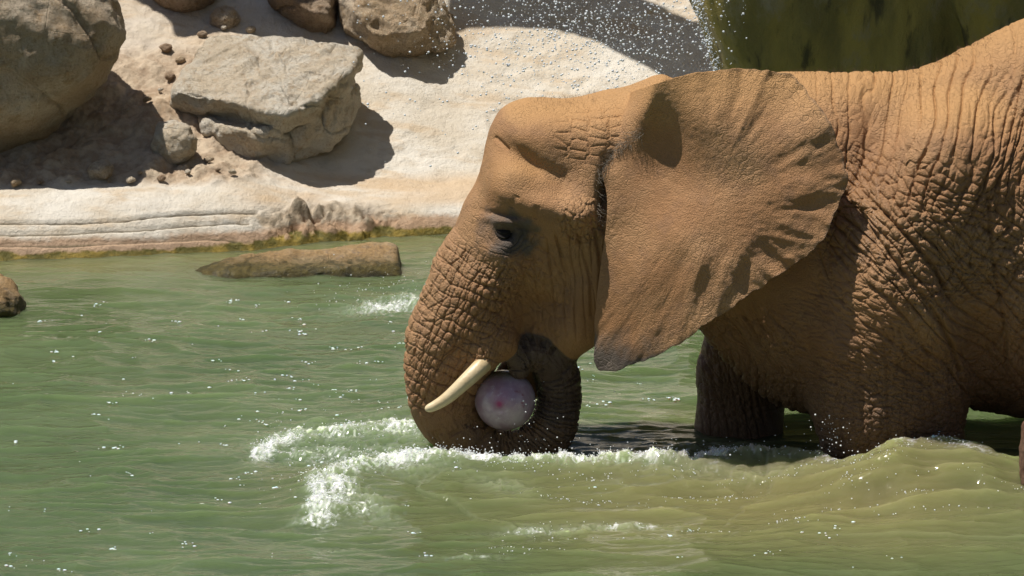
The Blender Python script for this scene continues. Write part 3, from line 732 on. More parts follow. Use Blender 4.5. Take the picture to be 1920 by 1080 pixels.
# rings on the loop
ph = bs / 0.0235 + 0.9 * noise(np.c_[bs * 7, rad * 6], 3) + 0.35 * noise(np.c_[bs * 30, rad * 22], 4)
rg = np.abs((ph % 1) - 0.5) * 2
ringcell = _h(np.floor(ph), np.floor(ph) * 0, seed=3)
D += fine * low * (-0.014 * sstep(0.5, 1.0, rg) * (0.45 + 0.55 * ringcell) + 0.0025 * noise(np.c_[ph * 1.0, rad * 90], 6))
# lattice blocks on the upper trunk
uptr = (1 - sstep(s_left - 0.12, s_left + 0.10, bs))
wx = sstep(1010, 930, q[:, 0] + 0.35 * (q[:, 1] - 560)) * sstep(395, 470, q[:, 1] + 0.25 * (q[:, 0] - 860)) * sstep(790, 740, q[:, 1]) * sstep(1000, 940, q[:, 0])
lat = wx * np.maximum(uptr, 0) * sstep(40, 62, re)
def lattice(co, ang, su, sv, jit, seed, warp=0.35, wf=6.0):
    a = math.radians(ang); u = co[:, 0] * math.cos(a) + co[:, 1] * math.sin(a); v_ = -co[:, 0] * math.sin(a) + co[:, 1] * math.cos(a)
    pw = co / 450.0 * wf
    u = u / su + warp * noise(pw, seed + 50) * 2; v_ = v_ / sv + warp * noise(pw + 9.1, seed + 51) * 2
    v_ = v_ + 0.5 * (np.floor(u) % 2)
    return voro(np.c_[u, v_], jit, seed)
def put(mask, ang, su, sv, jit, seed, depth, sharp=0.16, warp=0.35, wf=6.0, puff=0.5, co=None):
    """creases between skin cells, only evaluated where the mask lives"""
    m = np.where(mask * fine > 0.01)[0]
    if len(m) == 0: return
    F1, e, cid = lattice((q if co is None else co)[m], ang, su, sv, jit, seed, warp, wf)
    D[m] += (mask * fine)[m] * depth * (-np.exp(-e / sharp) + puff * np.clip(e, 0, 0.6) + 0.15 * (cid - 0.5))
# long stripes (directional folds)
def folds(mask, ang, wl, seed, depth, wv=0.8, stretch=4.0):
    m = np.where(mask * fine > 0.01)[0]
    if len(m) == 0: return
    a = math.radians(ang); c = q[m]
    u = c[:, 0] * math.cos(a) + c[:, 1] * math.sin(a); v_ = -c[:, 0] * math.sin(a) + c[:, 1] * math.cos(a)
    p = v_ / wl + wv * fbm(np.c_[u / (wl * stretch), v_ / (wl * 2.5)], 3, seed)
    e = np.abs((p % 1) - 0.5) * 2; hv = _h(np.floor(p), np.floor(u / (wl * stretch * 1.3) + 3 * _h(np.floor(p), np.floor(p) * 0, seed=9)), seed=seed)
    amp = (0.25 + 0.75 * hv)
    D[m] += (mask * fine)[m] * depth * amp * (-sstep(0.70, 1.0, e) + 0.35 * (1 - e))
def reg(cx, cy, sx, sy, rot=0.0, p=2):
    a = math.radians(rot); dx = q[:, 0] - cx; dy = q[:, 1] - cy
    u = dx * math.cos(a) + dy * math.sin(a); v_ = -dx * math.sin(a) + dy * math.cos(a)
    return sstep(1.25, 0.75, np.sqrt((u / sx) ** 2 + (v_ / sy) ** 2))
folds(lat, 112, 13, 171, 0.0075, 0.55, 3.5)
folds(lat, 20, 21, 172, 0.0075, 0.6, 2.2)
put(lat, 22, 13, 21, 0.8, 70, 0.0045, 0.10, 0.25, 6.0, 0.2)
put(lat, 22, 40, 84, 0.9, 71, 0.008, 0.05, 0.4, 6.0, 0.1)
nk_top = reg(1740, 210, 230, 130, 0)
nk_mid = reg(1720, 380, 220, 130, 10)
nk_low = reg(1760, 520, 260, 170, 35)
legm = reg(1660, 720, 200, 140, 0)
chest = reg(1400, 680, 120, 130, 20)
rump = reg(1930, 420, 130, 380, 0)
folds(nk_top, -72, 27, 81, 0.014, 0.9, 4.5)
folds(rump * 0.9, -62, 34, 82, 0.012, 0.9, 4.5)
put(nk_top, -70, 30, 15, 1.0, 83, 0.0035, 0.2)
put(nk_mid, 24, 30, 17, 0.85, 84, 0.010, 0.16, 0.5)
folds(nk_mid, -55, 36, 86, 0.010, 1.0, 3.0)
folds(nk_low, 48, 30, 87, 0.014, 0.8, 6.0)
put(nk_low, 40, 34, 17, 0.9, 88, 0.006, 0.2, 0.5)
put(legm, 8, 17, 12, 0.7, 89, 0.0055, 0.12, 0.25, 6.0, 0.3)
put(legm, 6, 70, 26, 0.9, 189, 0.007, 0.07, 0.4, 6.0, 0.2)
folds(legm, 84, 40, 90, 0.007, 0.6, 6.0)
put(chest, 55, 26, 12, 0.9, 91, 0.008, 0.2, 0.6)
folds(chest, 50, 30, 92, 0.012, 0.8, 4.0)
put(reg(1570, 590, 130, 110), 12, 30, 11, 0.9, 194, 0.005, 0.14, 0.4, 6.0, 0.3)
folds(reg(1570, 590, 130, 110), 20, 24, 195, 0.005, 0.8, 5.0)
fleg = reg(1375, 750, 90, 110, 0)
folds(fleg, 82, 17, 192, 0.011, 0.8, 5.0)
put(fleg, 80, 26, 10, 0.9, 193, 0.005, 0.2)
put(rump, -50, 34, 18, 1.0, 93, 0.005, 0.2)
# cheek: vertical drapes, crown: fine crinkles
cheek = reg(1075, 500, 75, 110, 0)
folds(cheek, 84, 22, 94, 0.011, 0.7, 7.0)
put(reg(1095, 385, 48, 48), 70, 20, 11, 1.0, 95, 0.009, 0.2)
put(reg(1120, 235, 80, 45), 0, 34, 14, 0.8, 96, 0.006, 0.13)
put(reg(1000, 560, 70, 90), 75, 30, 14, 1.0, 97, 0.006, 0.2)
put(reg(960, 500, 60, 60) * sstep(40, 60, re), 60, 26, 13, 1.0, 98, 0.007, 0.18)
# individual deep creases seen in the photo
for pts, wd, dp in [([(1585, 372), (1640, 440), (1700, 520), (1760, 600), (1800, 690), (1822, 800)], 5, 0.022), ([(1600, 345), (1680, 420), (1750, 500), (1800, 580)], 4, 0.014), ([(1850, 330), (1862, 470), (1880, 600), (1885, 720)], 4, 0.014),
                    ([(1330, 600), (1380, 630), (1405, 680), (1440, 740)], 6, 0.018), ([(1000, 470), (1040, 500), (1060, 560)], 3, 0.006), ([(1080, 430), (1105, 520), (1110, 600)], 4, 0.012), ([(1105, 400), (1125, 480), (1124, 560)], 4, 0.014), ([(1040, 440), (1060, 520), (1066, 590)], 3, 0.009),
                    ([(925, 255), (938, 268), (948, 280)], 4, 0.012), ([(1003, 412), (1008, 398), (1012, 384)], 5, 0.006), ([(958, 420), (990, 436), (1020, 452)], 4, 0.008), ([(962, 392), (970, 378), (978, 366)], 6, 0.005)]:
    lim = (np.abs(q[:, 0] - np.mean([a[0] for a in pts])) < 260)
    m = np.where(lim & (fine > 0) & (V[:, 1] < 0.05))[0]
    d, tt = line_d(qn[m], spline(pts, 4))
    D[m] -= dp * np.exp(-(d / wd) ** 2) * sstep(0, 0.12, tt) * sstep(1, 0.88, tt) * np.clip(near[m] * 2, 0, 1)
D += fine * (0.0045 * fbm(V * 14, 3, 100) + 0.006 * fbm(V * 5, 2, 103))
V = V + N * D[:, None]
M_skin = mat_skin()
body = mesh_obj('body', V, np.r_[F], M_skin, root)
# skin state: bare dark hide on trunk loop, round the eye, wet lower parts
bare = np.zeros(len(V)); tipk = sstep(L[-1] - 0.62, L[-1] - 0.25, bs) * wt
bare += 0.95 * tipk + 0.35 * low
bare += 0.85 * sstep(60, 26, re + 8 * noise(qn / 16, 15)) * near + 0.35 * gb(1000, 478, 45, 30, 15) * near + 0.5 * gb(1130, 380, 22, 90) * near
wet = np.clip(sstep(0.95, 0.20, V[:, 2] + 0.12 * fbm(V * 3, 3, 150)) * 0.95 * (q[:, 0] > 1150) + 0.45 * low + 0.35 * tipk, 0, 1)
wet = np.clip(wet + 0.25 * nk_mid + 0.18 * lat, 0, 1)
dust = np.clip(sstep(0.55, 0.95, N[:, 2]) + 0.8 * gb(975, 315, 60, 40), 0, 1)
gloss = np.clip(0.9 * nk_mid * sstep(-0.1, 0.35, noise(V * 5, 140)) + 0.9 * gb(925, 345, 30, 34) + 0.6 * gb(1150, 170, 70, 30) + 0.5 * lat + tipk, 0, 1)
attr(body, 'gloss', gloss)
attr(body, 'bare', np.clip(bare, 0, 1)); attr(body, 'wet', wet); attr(body, 'dust', dust)

# ---- ear
ear_out = [(1096, 262), (1104, 225), (1150, 188), (1220, 160), (1300, 137), (1380, 129), (1440, 131), (1478, 139), (1510, 165), (1540, 205), (1566, 250), (1583, 300), (1589, 332), (1580, 362), (1566, 395), (1556, 425), (1540, 455), (1515, 480), (1478, 505), (1440, 528), (1400, 558), (1352, 590), (1312, 616), (1272, 645), (1230, 667), (1180, 685), (1142, 695), (1121, 690), (1113, 668), (1115, 630), (1118, 570), (1126, 500), (1136, 430), (1138, 370), (1128, 330), (1108, 296)]
cp = [(1100, 235, -0.26), (1150, 215, -0.375), (1138, 300, -0.335), (1136, 400, -0.375), (1124, 520, -0.38), (1115, 640, -0.37), (1130, 695, -0.40), (1200, 195, -0.43), (1280, 158, -0.44), (1380, 138, -0.40), (1470, 140, -0.38), (1195, 300, -0.36), (1230, 250, -0.385), (1170, 420, -0.40),
      (1330, 230, -0.49), (1300, 330, -0.47), (1420, 240, -0.50), (1400, 340, -0.56), (1480, 330, -0.57), (1540, 230, -0.51), (1585, 330, -0.57), (1480, 430, -0.63), (1350, 430, -0.59), (1550, 440, -0.62), (1250, 430, -0.52), (1430, 500, -0.655), (1330, 540, -0.63), (1400, 556, -0.66), (1300, 612, -0.62), (1230, 560, -0.56), (1220, 655, -0.54), (1160, 560, -0.44), (1180, 660, -0.48)]
yf = rbf([(a, b) for a, b, c in cp], [c for a, b, c in cp])
oc = spline(ear_out, 40, True)
seg = np.r_[0, np.cumsum(np.linalg.norm(np.diff(np.r_[oc, oc[:1]], axis=0), axis=1))]
NT_, NR = 760, 140
ss = np.linspace(0, seg[-1], NT_, endpoint=False)
oc = np.c_[np.interp(ss, seg, np.r_[oc[:, 0], oc[0, 0]]), np.interp(ss, seg, np.r_[oc[:, 1], oc[0, 1]])]
free = sstep(0.10, 0.22, ss / seg[-1]) * sstep(0.86, 0.74, ss / seg[-1])
cc = np.array([1330.0, 385.0])
nd = oc - cc; nd /= np.linalg.norm(nd, axis=1, keepdims=True)
oc = oc + nd * (free * (3.5 * noise(np.c_[ss / 26, ss * 0], 7) + 2.0 * noise(np.c_[ss / 11, ss * 0], 8)))[:, None]
rr = (np.arange(NR + 1) / NR) ** 0.85
eq = cc + (oc - cc)[None] * rr[:, None, None]                     # (NR+1, NT, 2) photo pixels
eY = yf(eq)
SSg = np.broadcast_to(ss[None], eY.shape); RRg = np.broadcast_to(rr[:, None], eY.shape); FR = np.broadcast_to(free[None], eY.shape)
ang_s = SSg
edge = sstep(0.55, 1.0, RRg) * FR
rip = 0.017 * noise(np.stack([SSg / 75, RRg * 1.6], -1), 21) * sstep(0.25, 0.85, RRg) * FR
rip += 0.013 * fbm(np.stack([SSg / 40, RRg * 3.2], -1), 3, 121) * sstep(0.3, 0.8, RRg) * FR
rip += 0.010 * noise(np.stack([SSg / 22, RRg * 4.0], -1), 22) * edge * (0.2 + 0.8 * sstep(-0.2, 0.4, noise(np.stack([SSg / 130, RRg * 2], -1), 122)))
rip += 0.004 * noise(np.stack([SSg / 9.5, RRg * 8], -1), 23) * sstep(0.72, 0.97, RRg) * FR
und = 0.020 * fbm(eq / 120.0, 2, 25)
lowr = sstep(430, 500, eq[..., 1]) * sstep(1180, 1260, eq[..., 0])
rip = rip * (1 - 0.45 * sstep(1380, 1250, eq[..., 0]) * sstep(450, 540, eq[..., 1]))
rip2 = 0.013 * noise(np.stack([(eq[..., 0] + 0.45 * eq[..., 1]) / 34, (eq[..., 1] - 0.45 * eq[..., 0]) / 90], -1), 26) * lowr
fine_e = 0.0022 * fbm(eq / 7.0, 3, 27)
eY = eY - (rip + rip2 + und * sstep(1130, 1250, eq[..., 0]) + fine_e)
# stay outside the flank
ex3 = P(eq[..., 0], eq[..., 1], 0.0); 
pe = P(eq[..., 0], eq[..., 1], eY)
def floor_at(p):
    i = np.clip(((p[..., 0] - lo[0]) / h), 0, dims[0] - 1).astype(int); k = np.clip(((p[..., 2] - lo[2]) / h), 0, dims[2] - 1).astype(int)
    return ear_floor[i, k]
for _ in range(14):
    ear_floor[1:-1, 1:-1] = (ear_floor[:-2, 1:-1] + ear_floor[2:, 1:-1] + ear_floor[1:-1, :-2] + ear_floor[1:-1, 2:]) / 4
fl = floor_at(pe)
att = sstep(1120, 1260, eq[..., 0])
want = fl - 0.035 * att + 0.05 * (1 - att)
eY = smin(eY, want, 0.04)
wl_ = sstep(1215, 1125, eq[..., 0] + 0.25 * (eq[..., 1] - 220)) * sstep(335, 285, eq[..., 1])
eY = eY * (1 - wl_) + (fl + 0.05) * wl_
for _ in range(6):                                                 # smooth the clamped transition
    a_ = eY.copy(); a_[1:-1] = (eY[:-2] + eY[2:] + np.roll(eY, 1, 1)[1:-1] + np.roll(eY, -1, 1)[1:-1]) / 4; eY = np.where(RRg > 0.02, np.minimum(a_, eY) * 0.5 + a_ * 0.5, eY)
front = P(eq[..., 0], eq[..., 1], eY)
thk = (0.012 + 0.020 * (1 - RRg ** 3))
back = front.copy(); back[..., 1] += 2 * thk * np.sqrt(np.clip(1 - RRg ** 14, 0.0, 1)) + 0.0015
VE = np.r_[front.reshape(-1, 3), back.reshape(-1, 3)]
ii = np.arange((NR + 1) * NT_).reshape(NR + 1, NT_); jj = np.roll(ii, -1, 1)
FE = np.stack([ii[:-1], ii[1:], jj[1:], jj[:-1]], -1).reshape(-1, 4)
FB = FE[:, ::-1] + (NR + 1) * NT_
n0 = (NR + 1) * NT_
FS = np.stack([ii[-1], ii[-1] + n0, jj[-1] + n0, jj[-1]], -1)
FE_all = np.r_[FE, FB, FS]
ear = mesh_obj('ear', VE, FE_all, M_skin, root)
tip = np.exp(-((eq[..., 0] - 1150) / 95) ** 2 - ((eq[..., 1] - 690) / 60) ** 2)
be = np.clip(0.75 * tip + 0.30 * sstep(0.965, 1.0, RRg) * FR + 0.16 * sstep(0.6, 1.0, RRg) * FR, 0, 1)
de = np.clip(sstep(260, 140, eq[..., 1]), 0, 1)
attr(ear, 'bare', np.r_[be.ravel(), be.ravel()]); attr(ear, 'dust', np.r_[de.ravel(), de.ravel()]); attr(ear, 'gloss', np.zeros(len(VE))); attr(ear, 'wet', np.zeros(len(VE)))
ear['label'] = 'broad fan-shaped near ear with ruffled dark edge'

# ---- tusk
M_tusk = NT('ivory')
n_ = M_tusk.noise(6, 5, 0.6, M_tusk.map((1, 1, 1)));
M_tusk.set('Base Color', M_tusk.mix(M_tusk.ramp(n_, 0.35, 0.7), (0.50, 0.36, 0.18), (0.66, 0.54, 0.34))); M_tusk.set('Roughness', 0.42)
M_tusk.set('Normal', M_tusk.bump(M_tusk.noise(50, 4, 0.6), 0.002)); M_tusk = M_tusk.m
def tube(path, radii, n=20, squash=1.0):
    path = np.asarray(path, float); m = len(path); V = []; up_ = np.array([0, 1, 0.0])
    for k in range(m):
        t = path[min(k + 1, m - 1)] - path[max(k - 1, 0)]; t /= np.linalg.norm(t) + 1e-12
        a = np.cross(t, up_); a /= np.linalg.norm(a) + 1e-12; b = np.cross(t, a)
        for j in range(n):
            w_ = 2 * np.pi * j / n; V.append(path[k] + radii[k] * (a * math.cos(w_) + b * math.sin(w_)))
    F = [(k * n + j, k * n + (j + 1) % n, (k + 1) * n + (j + 1) % n, (k + 1) * n + j) for k in range(m - 1) for j in range(n)]
    return np.array(V), np.array(F)
tk = spline([(935, 652, -0.10), (905, 684, -0.235), (872, 716, -0.285), (840, 745, -0.30), (815, 761, -0.305), (797, 768, -0.31)], 10)
tpath = np.array([P(a, b, c) for a, b, c in tk]); u = np.linspace(0, 1, len(tpath))
tr_ = (18.5 - 11.5 * u) / 450 * np.sqrt(np.clip(1 - np.clip((u - 0.86) / 0.145, 0, 1) ** 2, 0.0005, 1))
Vt, Ft = tube(tpath, tr_, 24)
mesh_obj('tusk', Vt, Ft, M_tusk, root)
# ---- eyeball with lid
def uv_sphere(c, r, nu=28, nv=18, sc=(1, 1, 1)):
    V = []; 
    for i in range(nv + 1):
        for j in range(nu):
            a = math.pi * i / nv; b = 2 * math.pi * j / nu
            V.append((c[0] + r * sc[0] * math.sin(a) * math.cos(b), c[1] + r * sc[1] * math.sin(a) * math.sin(b), c[2] + r * sc[2] * math.cos(a)))
    F = [(i * nu + j, (i + 1) * nu + j, (i + 1) * nu + (j + 1) % nu, i * nu + (j + 1) % nu) for i in range(nv) for j in range(nu)]
    return np.array(V), np.array(F)
near_eye = np.where((re < 12) & (V[:, 1] < 0))[0]
y_eye = np.median(V[near_eye, 1]) if len(near_eye) else -0.33
M_eye = mat_simple('eye_dark', (0.012, 0.008, 0.006), 0.08, 0.6)
M_lid = mat_simple('eyelid_skin', (0.022, 0.017, 0.014), 0.75, 0.15, 60, 0.4, 0.002, 120)
ce = P(945, 440, y_eye + 0.021)
Ve, Fe = uv_sphere(ce, 0.033); eye = mesh_obj('eye', Ve, Fe, M_eye, root)
# lids: partial shells round the eyeball
def lid(a0, a1, r0, name):
    V = []; nu, nv = 40, 14
    for i in range(nv + 1):
        for j in range(nu + 1):
            az = math.pi * (j / nu) ; el = a0 + (a1 - a0) * i / nv * (0.35 + 0.65 * math.sin(az)) 
            r = r0 + 0.0025 * math.sin(i / nv * math.pi * 4) + 0.004 * (i == nv)
            V.append((ce[0] - r * math.cos(az) * 1.12 * math.cos(el * 0.25), ce[1] - r * math.sin(az) * math.cos(el), ce[2] + r * math.sin(el)))
    F = [(i * (nu + 1) + j, (i + 1) * (nu + 1) + j, (i + 1) * (nu + 1) + j + 1, i * (nu + 1) + j + 1) for i in range(nv) for j in range(nu)]
    return mesh_obj(name, np.array(V), np.array(F), M_lid, eye)
for nm, a0, a1 in (('eyelid', 1.45, -0.12), ('eyelid', -1.45, -0.45)): 
    o = lid(a0, a1, 0.0365, nm); o.matrix_parent_inverse = Matrix.Identity(4)
# ---- hairs
def strands(name, roots, dirs, lens, r, mat, parent, bend=0.3, seed=0):
    rs = np.random.RandomState(seed); Vs = []; Fs = []; b = 0
    for p, d, l in zip(roots, dirs, lens):
        d = d / np.linalg.norm(d); s_ = np.cross(d, rs.randn(3)); s_ /= np.linalg.norm(s_) + 1e-9; e_ = np.cross(d, s_)
        bd_ = s_ * bend * l * rs.rand()
        for k in range(4):
            u = k / 3; c = p + d * l * u + bd_ * u * u; rr_ = r * (1 - 0.85 * u)
            for j in range(3):
                w_ = 2.094 * j; Vs.append(c + rr_ * (s_ * math.cos(w_) + e_ * math.sin(w_)))
        for k in range(3):
            for j in range(3): Fs.append((b + k * 3 + j, b + k * 3 + (j + 1) % 3, b + k * 3 + 3 + (j + 1) % 3, b + k * 3 + 3 + j))
        b += 12
    o = mesh_obj(name, np.array(Vs), np.array(Fs), mat, parent); o['kind'] = 'stuff'; return o
M_hair = mat_simple('hair', (0.10, 0.055, 0.03), 0.6)
rs = np.random.RandomState(3)
cand = np.where((N[:, 2] > 0.75) & (np.abs(V[:, 1]) < 0.16) & (V[:, 2] > 1.0) & (((q[:, 0] > 1000) & (q[:, 0] < 1120)) | ((q[:, 0] > 1480) & (q[:, 0] < 1860))))[0]
pk = rs.choice(cand, min(900, len(cand)), replace=False)
strands('hair', V[pk], N[pk] + 0.5 * rs.randn(len(pk), 3), 0.010 + 0.02 * rs.rand(len(pk)), 0.0005, M_hair, root, 0.6, 1)

M_hair2 = mat_simple('ear_hair', (0.26, 0.22, 0.17), 0.5)
hp = spline([(1122, 425), (1128, 380), (1124, 335), (1140, 300), (1165, 275), (1200, 250)], 8)
cand = np.where((V[:, 1] < -0.15) & (qn[:, 0] > 1090) & (qn[:, 0] < 1220) & (qn[:, 1] > 230) & (qn[:, 1] < 440))[0]
cand = cand[line_d(qn[cand], hp)[0] < 9]
pk = rs.choice(cand, min(260, len(cand)), replace=False)
strands('hair', V[pk], N[pk] + np.array([0.5, -0.4, -0.3]) + 0.4 * rs.randn(len(pk), 3), 0.018 + 0.028 * rs.rand(len(pk)), 0.0008, M_hair2, root, 0.6, 2)
ef = front.reshape(-1, 3); eqf = eq.reshape(-1, 2)
cand = np.where(line_d(eqf, hp)[0] < 10)[0]
if len(cand):
    pk = rs.choice(cand, min(260, len(cand)), replace=False)
    strands('hair', ef[pk], np.array([-0.7, -0.6, 0.1]) + 0.4 * rs.randn(len(pk), 3), 0.018 + 0.028 * rs.rand(len(pk)), 0.0008, M_hair2, root, 0.6, 3)
# ------------------------------------------------------------------ ice ball in the trunk
tb = NT('frozen_treat')
geo = tb.co
r_n = tb.noise(9, 5, 0.6); fine_n = tb.noise(45, 4, 0.65)
col = tb.mix(tb.ramp(r_n, 0.35, 0.68), (0.34, 0.22, 0.29), (0.55, 0.45, 0.49))
col = tb.mix(tb.attr('spot'), col, (0.38, 0.03, 0.14))
col = tb.mix(tb.attr('mark'), col, (0.20, 0.015, 0.03))
col = tb.mix(tb.attr('top'), col, (0.22, 0.20, 0.08))
col = tb.mix(tb.math('MULTIPLY', tb.ramp(fine_n, 0.58, 0.75), 0.5), col, (0.72, 0.66, 0.70))
tb.set('Base Color', col); tb.set('Roughness', 0.28); tb.set('Subsurface Weight', 0.25); tb.b.inputs['Subsurface Radius'].default_value = (0.03, 0.015, 0.02)
tb.set('Coat Weight', 0.6); tb.set('Coat Roughness', 0.06); tb.set('Normal', tb.bump(fine_n, 0.002))
cb = P(947, 750, -0.075)
Vq, Fq = uv_sphere((0, 0, 0), 0.127, 96, 64)
Vq = Vq + (Vq / 0.127) * (0.002 * fbm(Vq * 14, 3, 5))[:, None] + cb
ball = mesh_obj('ice_ball', Vq, Fq, tb.m)
bq = np.stack(proj(Vq), -1); fr_ = (Vq[:, 1] < cb[1])
attr(ball, 'spot', np.exp(-(((bq - (936, 758)) ** 2).sum(-1)) / 40) * fr_ + 0.3 * np.exp(-(((bq - (938, 745)) ** 2).sum(-1)) / 350) * fr_)
mk = np.zeros(len(Vq))
for a in [(968, 734), (974, 735), (980, 740), (979, 756), (981, 762)]: mk = np.maximum(mk, np.exp(-(((bq - a) ** 2).sum(-1)) / 3.5))
attr(ball, 'mark', mk * fr_); attr(ball, 'top', sstep(718, 698, bq[:, 1]) * 0.9)
tag(ball, 'frosted pinkish-purple ice ball gripped inside the curled trunk', 'ball')

# ------------------------------------------------------------------ water
xs = np.r_[np.arange(-60, -4, 4.0), np.arange(-4.0, -2.7, 0.05), np.arange(-2.7, 2.75, 0.0075), np.arange(2.75, 4.2, 0.05), np.arange(4.2, 60, 4.0)]
ys = np.r_[np.arange(-40, -6, 2.0), np.arange(-6, -3.2, 0.05), np.arange(-3.2, -1.2, 0.0125), np.arange(-1.2, 0.9, 0.0085), np.arange(0.9, 4.9, 0.016), np.arange(4.9, 7.0, 0.1)]
X, Y = np.meshgrid(xs, ys); W2 = np.stack([X, Y], -1)
wp = np.stack(proj(np.stack([X, Y, 0 * X], -1)), -1)               # photo pixel of the calm surface
infr = (np.abs(X) < 2.8) & (Y > -3.3)
Z = np.zeros_like(X); foam = np.zeros_like(X); churn = np.zeros_like(X); silt = np.zeros_like(X)
# general chop: long-crested across the view
def chop(fx, fy, seed, rot=0.0):
    c, s_ = math.cos(rot), math.sin(rot); a = X * c + Y * s_; b = -X * s_ + Y * c
    return noise(np.stack([a * fx, b * fy], -1), seed)
wx_ = 0.10 * chop(1.5, 1.5, 200); wy_ = 0.10 * chop(1.5, 1.5, 201)
def ridge(fx, fy, seed, rot=0.0):
    c, s_ = math.cos(rot), math.sin(rot); a = (X + wx_) * c + (Y + wy_) * s_; b = -(X + wx_) * s_ + (Y + wy_) * c
    n = noise(np.stack([a * fx, b * fy], -1), seed); return 1 - 2 * np.abs(n) ** 0.8
Z += 0.018 * chop(0.9, 1.7, 210, 0.2) + 0.009 * ridge(1.5, 4.0, 211, 0.16) + 0.0065 * ridge(2.6, 8.0, 212, -0.14) + 0.0034 * ridge(4.5, 15, 213, 0.12) + 0.0022 * chop(7, 22, 214, -0.08) + 0.0011 * chop(15, 42, 216, 0.1)
Z *= 1.25
calm = 1 - 0.45 * sstep(2.2, 3.6, Y); Z *= calm
# wave pushed up in front of the legs and trunk
crest_px = [(560, 985), (585, 950), (612, 915), (660, 893), (730, 880), (820, 880), (930, 886), (1050, 888), (1180, 890), (1320, 893), (1420, 892), (1500, 900), (1580, 912), (1680, 916), (1800, 914), (1900, 916), (2100, 920)]
cg = spline(np.array([G(a, b, 0)[:2] for a, b in crest_px]), 8)
hcr = np.interp(np.linspace(0, 1, len(cg)), np.linspace(0, 1, len(crest_px)), [0.0, 0.03, 0.045, 0.05, 0.055, 0.075, 0.095, 0.100, 0.098, 0.09, 0.092, 0.10, 0.135, 0.215, 0.215, 0.15, 0.05])
m = infr & (np.abs(Y + 0.4) < 1.1)
wq = W2[m] + np.stack([0.05 * noise(W2[m] * 4, 230) + 0.02 * noise(W2[m] * 13, 232), 0.07 * noise(W2[m] * 3.5, 231) + 0.03 * noise(W2[m] * 12, 233)], -1)
d, tt = line_d(wq, cg)
yc = np.interp(tt, np.linspace(0, 1, len(cg)), cg[:, 1]); hc = np.interp(tt, np.linspace(0, 1, len(cg)), hcr)
front_side = wq[:, 1] < yc
prof = np.where(front_side, np.exp(-(d / 0.42) ** 1.5), np.exp(-(d / 0.10) ** 2)) * hc * sstep(0, 0.05, tt)
trough = np.where(~front_side, -0.015 * np.exp(-((d - 0.28) / 0.2) ** 2), 0)
Z[m] += prof + trough * sstep(0, 0.05, tt)
cf = np.where(front_side, np.exp(-(d / 0.10) ** 2), np.exp(-(d / 0.05) ** 2)) * np.interp(tt, [0, 0.001, 0.2, 0.62, 0.72, 0.8, 1], [0, 0.8, 0.95, 0.95, 0.35, 0.55, 0.4])
foam[m] = np.maximum(foam[m], cf)
cf = cf * (1 - 0.75 * sstep(1540, 1640, wp[..., 0][m]))
churn[m] = np.maximum(churn[m], cf)
def foam_blob(px, py, sx, sy, am, rot=0.0, ch=1.0):
    a = math.radians(rot); dx = wp[..., 0] - px; dy = wp[..., 1] - py
    u = dx * math.cos(a) + dy * math.sin(a); v_ = -dx * math.sin(a) + dy * math.cos(a)
    g = np.exp(-(u / sx) ** 2 - (v_ / sy) ** 2) * am
    np.maximum(foam, g, out=foam); np.maximum(churn, g * ch, out=churn)
for a in [(540, 822, 75, 18, 0.95, -14), (500, 845, 44, 18, 0.9, -40), (640, 812, 110, 18, 0.9, -4), (740, 810, 80, 20, 0.9, 4), (600, 850, 130, 26, 0.62, 0), (720, 850, 100, 24, 0.65, 0), (640, 930, 34, 36, 0.95, -20), (690, 955, 50, 24, 0.75, 10), (660, 890, 60, 24, 0.7, -10), (760, 890, 120, 16, 0.6, 0),
          (720, 572, 90, 15, 0.85, -8), (690, 590, 60, 12, 0.5, 0), (780, 562, 40, 22, 0.8, 0), (1030, 990, 110, 10, 0.85, -2), (1150, 985, 90, 9, 0.65, 0), (940, 925, 70, 12, 0.42, 10), (1280, 905, 150, 12, 0.45, 2), (1430, 918, 120, 10, 0.35, 0), (1660, 905, 110, 12, 0.45, 0), (1840, 862, 70, 22, 0.45, 20), (1590, 845, 40, 20, 0.9, 0), (1340, 845, 90, 16, 0.45, 0),
          (880, 1052, 70, 6, 0.4, -3), (620, 1035, 40, 5, 0.35, 0)]:
    foam_blob(*a)
rimd = np.exp(-np.abs(Y - shore_y(X)) / 0.05) * (Y > 2)
# silt stirred up around the legs
silt = np.exp(-((wp[..., 0] - 1500) / 620) ** 2 - ((wp[..., 1] - 940) / 120) ** 2) * 1.15
silt = np.clip(silt + 0.25 * fbm(W2 * np.array([1.2, 2.0]), 4, 250) * (silt > 0.05), 0, 1)
silt = np.maximum(silt, 0.55 * np.exp(-np.abs(Y - shore_y(X) + 0.15) / 0.35) * (Y > 2.0))
# churned relief
m = churn > 0.03
wm = W2[m]
tb1 = fbm(wm * np.array([13, 10]), 4, 260, 0.52); tb2 = 1 - 2 * np.abs(noise(wm * np.array([30, 22]) + 0.6 * tb1[:, None], 265)); tb3 = noise(wm * np.array([62, 50]), 266)
Z[m] += churn[m] * (0.034 * tb1 + 0.018 * tb2 + 0.007 * tb3)
# splash horn by the leg
Z += 0.09 * np.exp(-((X - G(1545, 868)[0]) / 0.03) ** 2 - ((Y - G(1545, 868)[1]) / 0.06) ** 2)
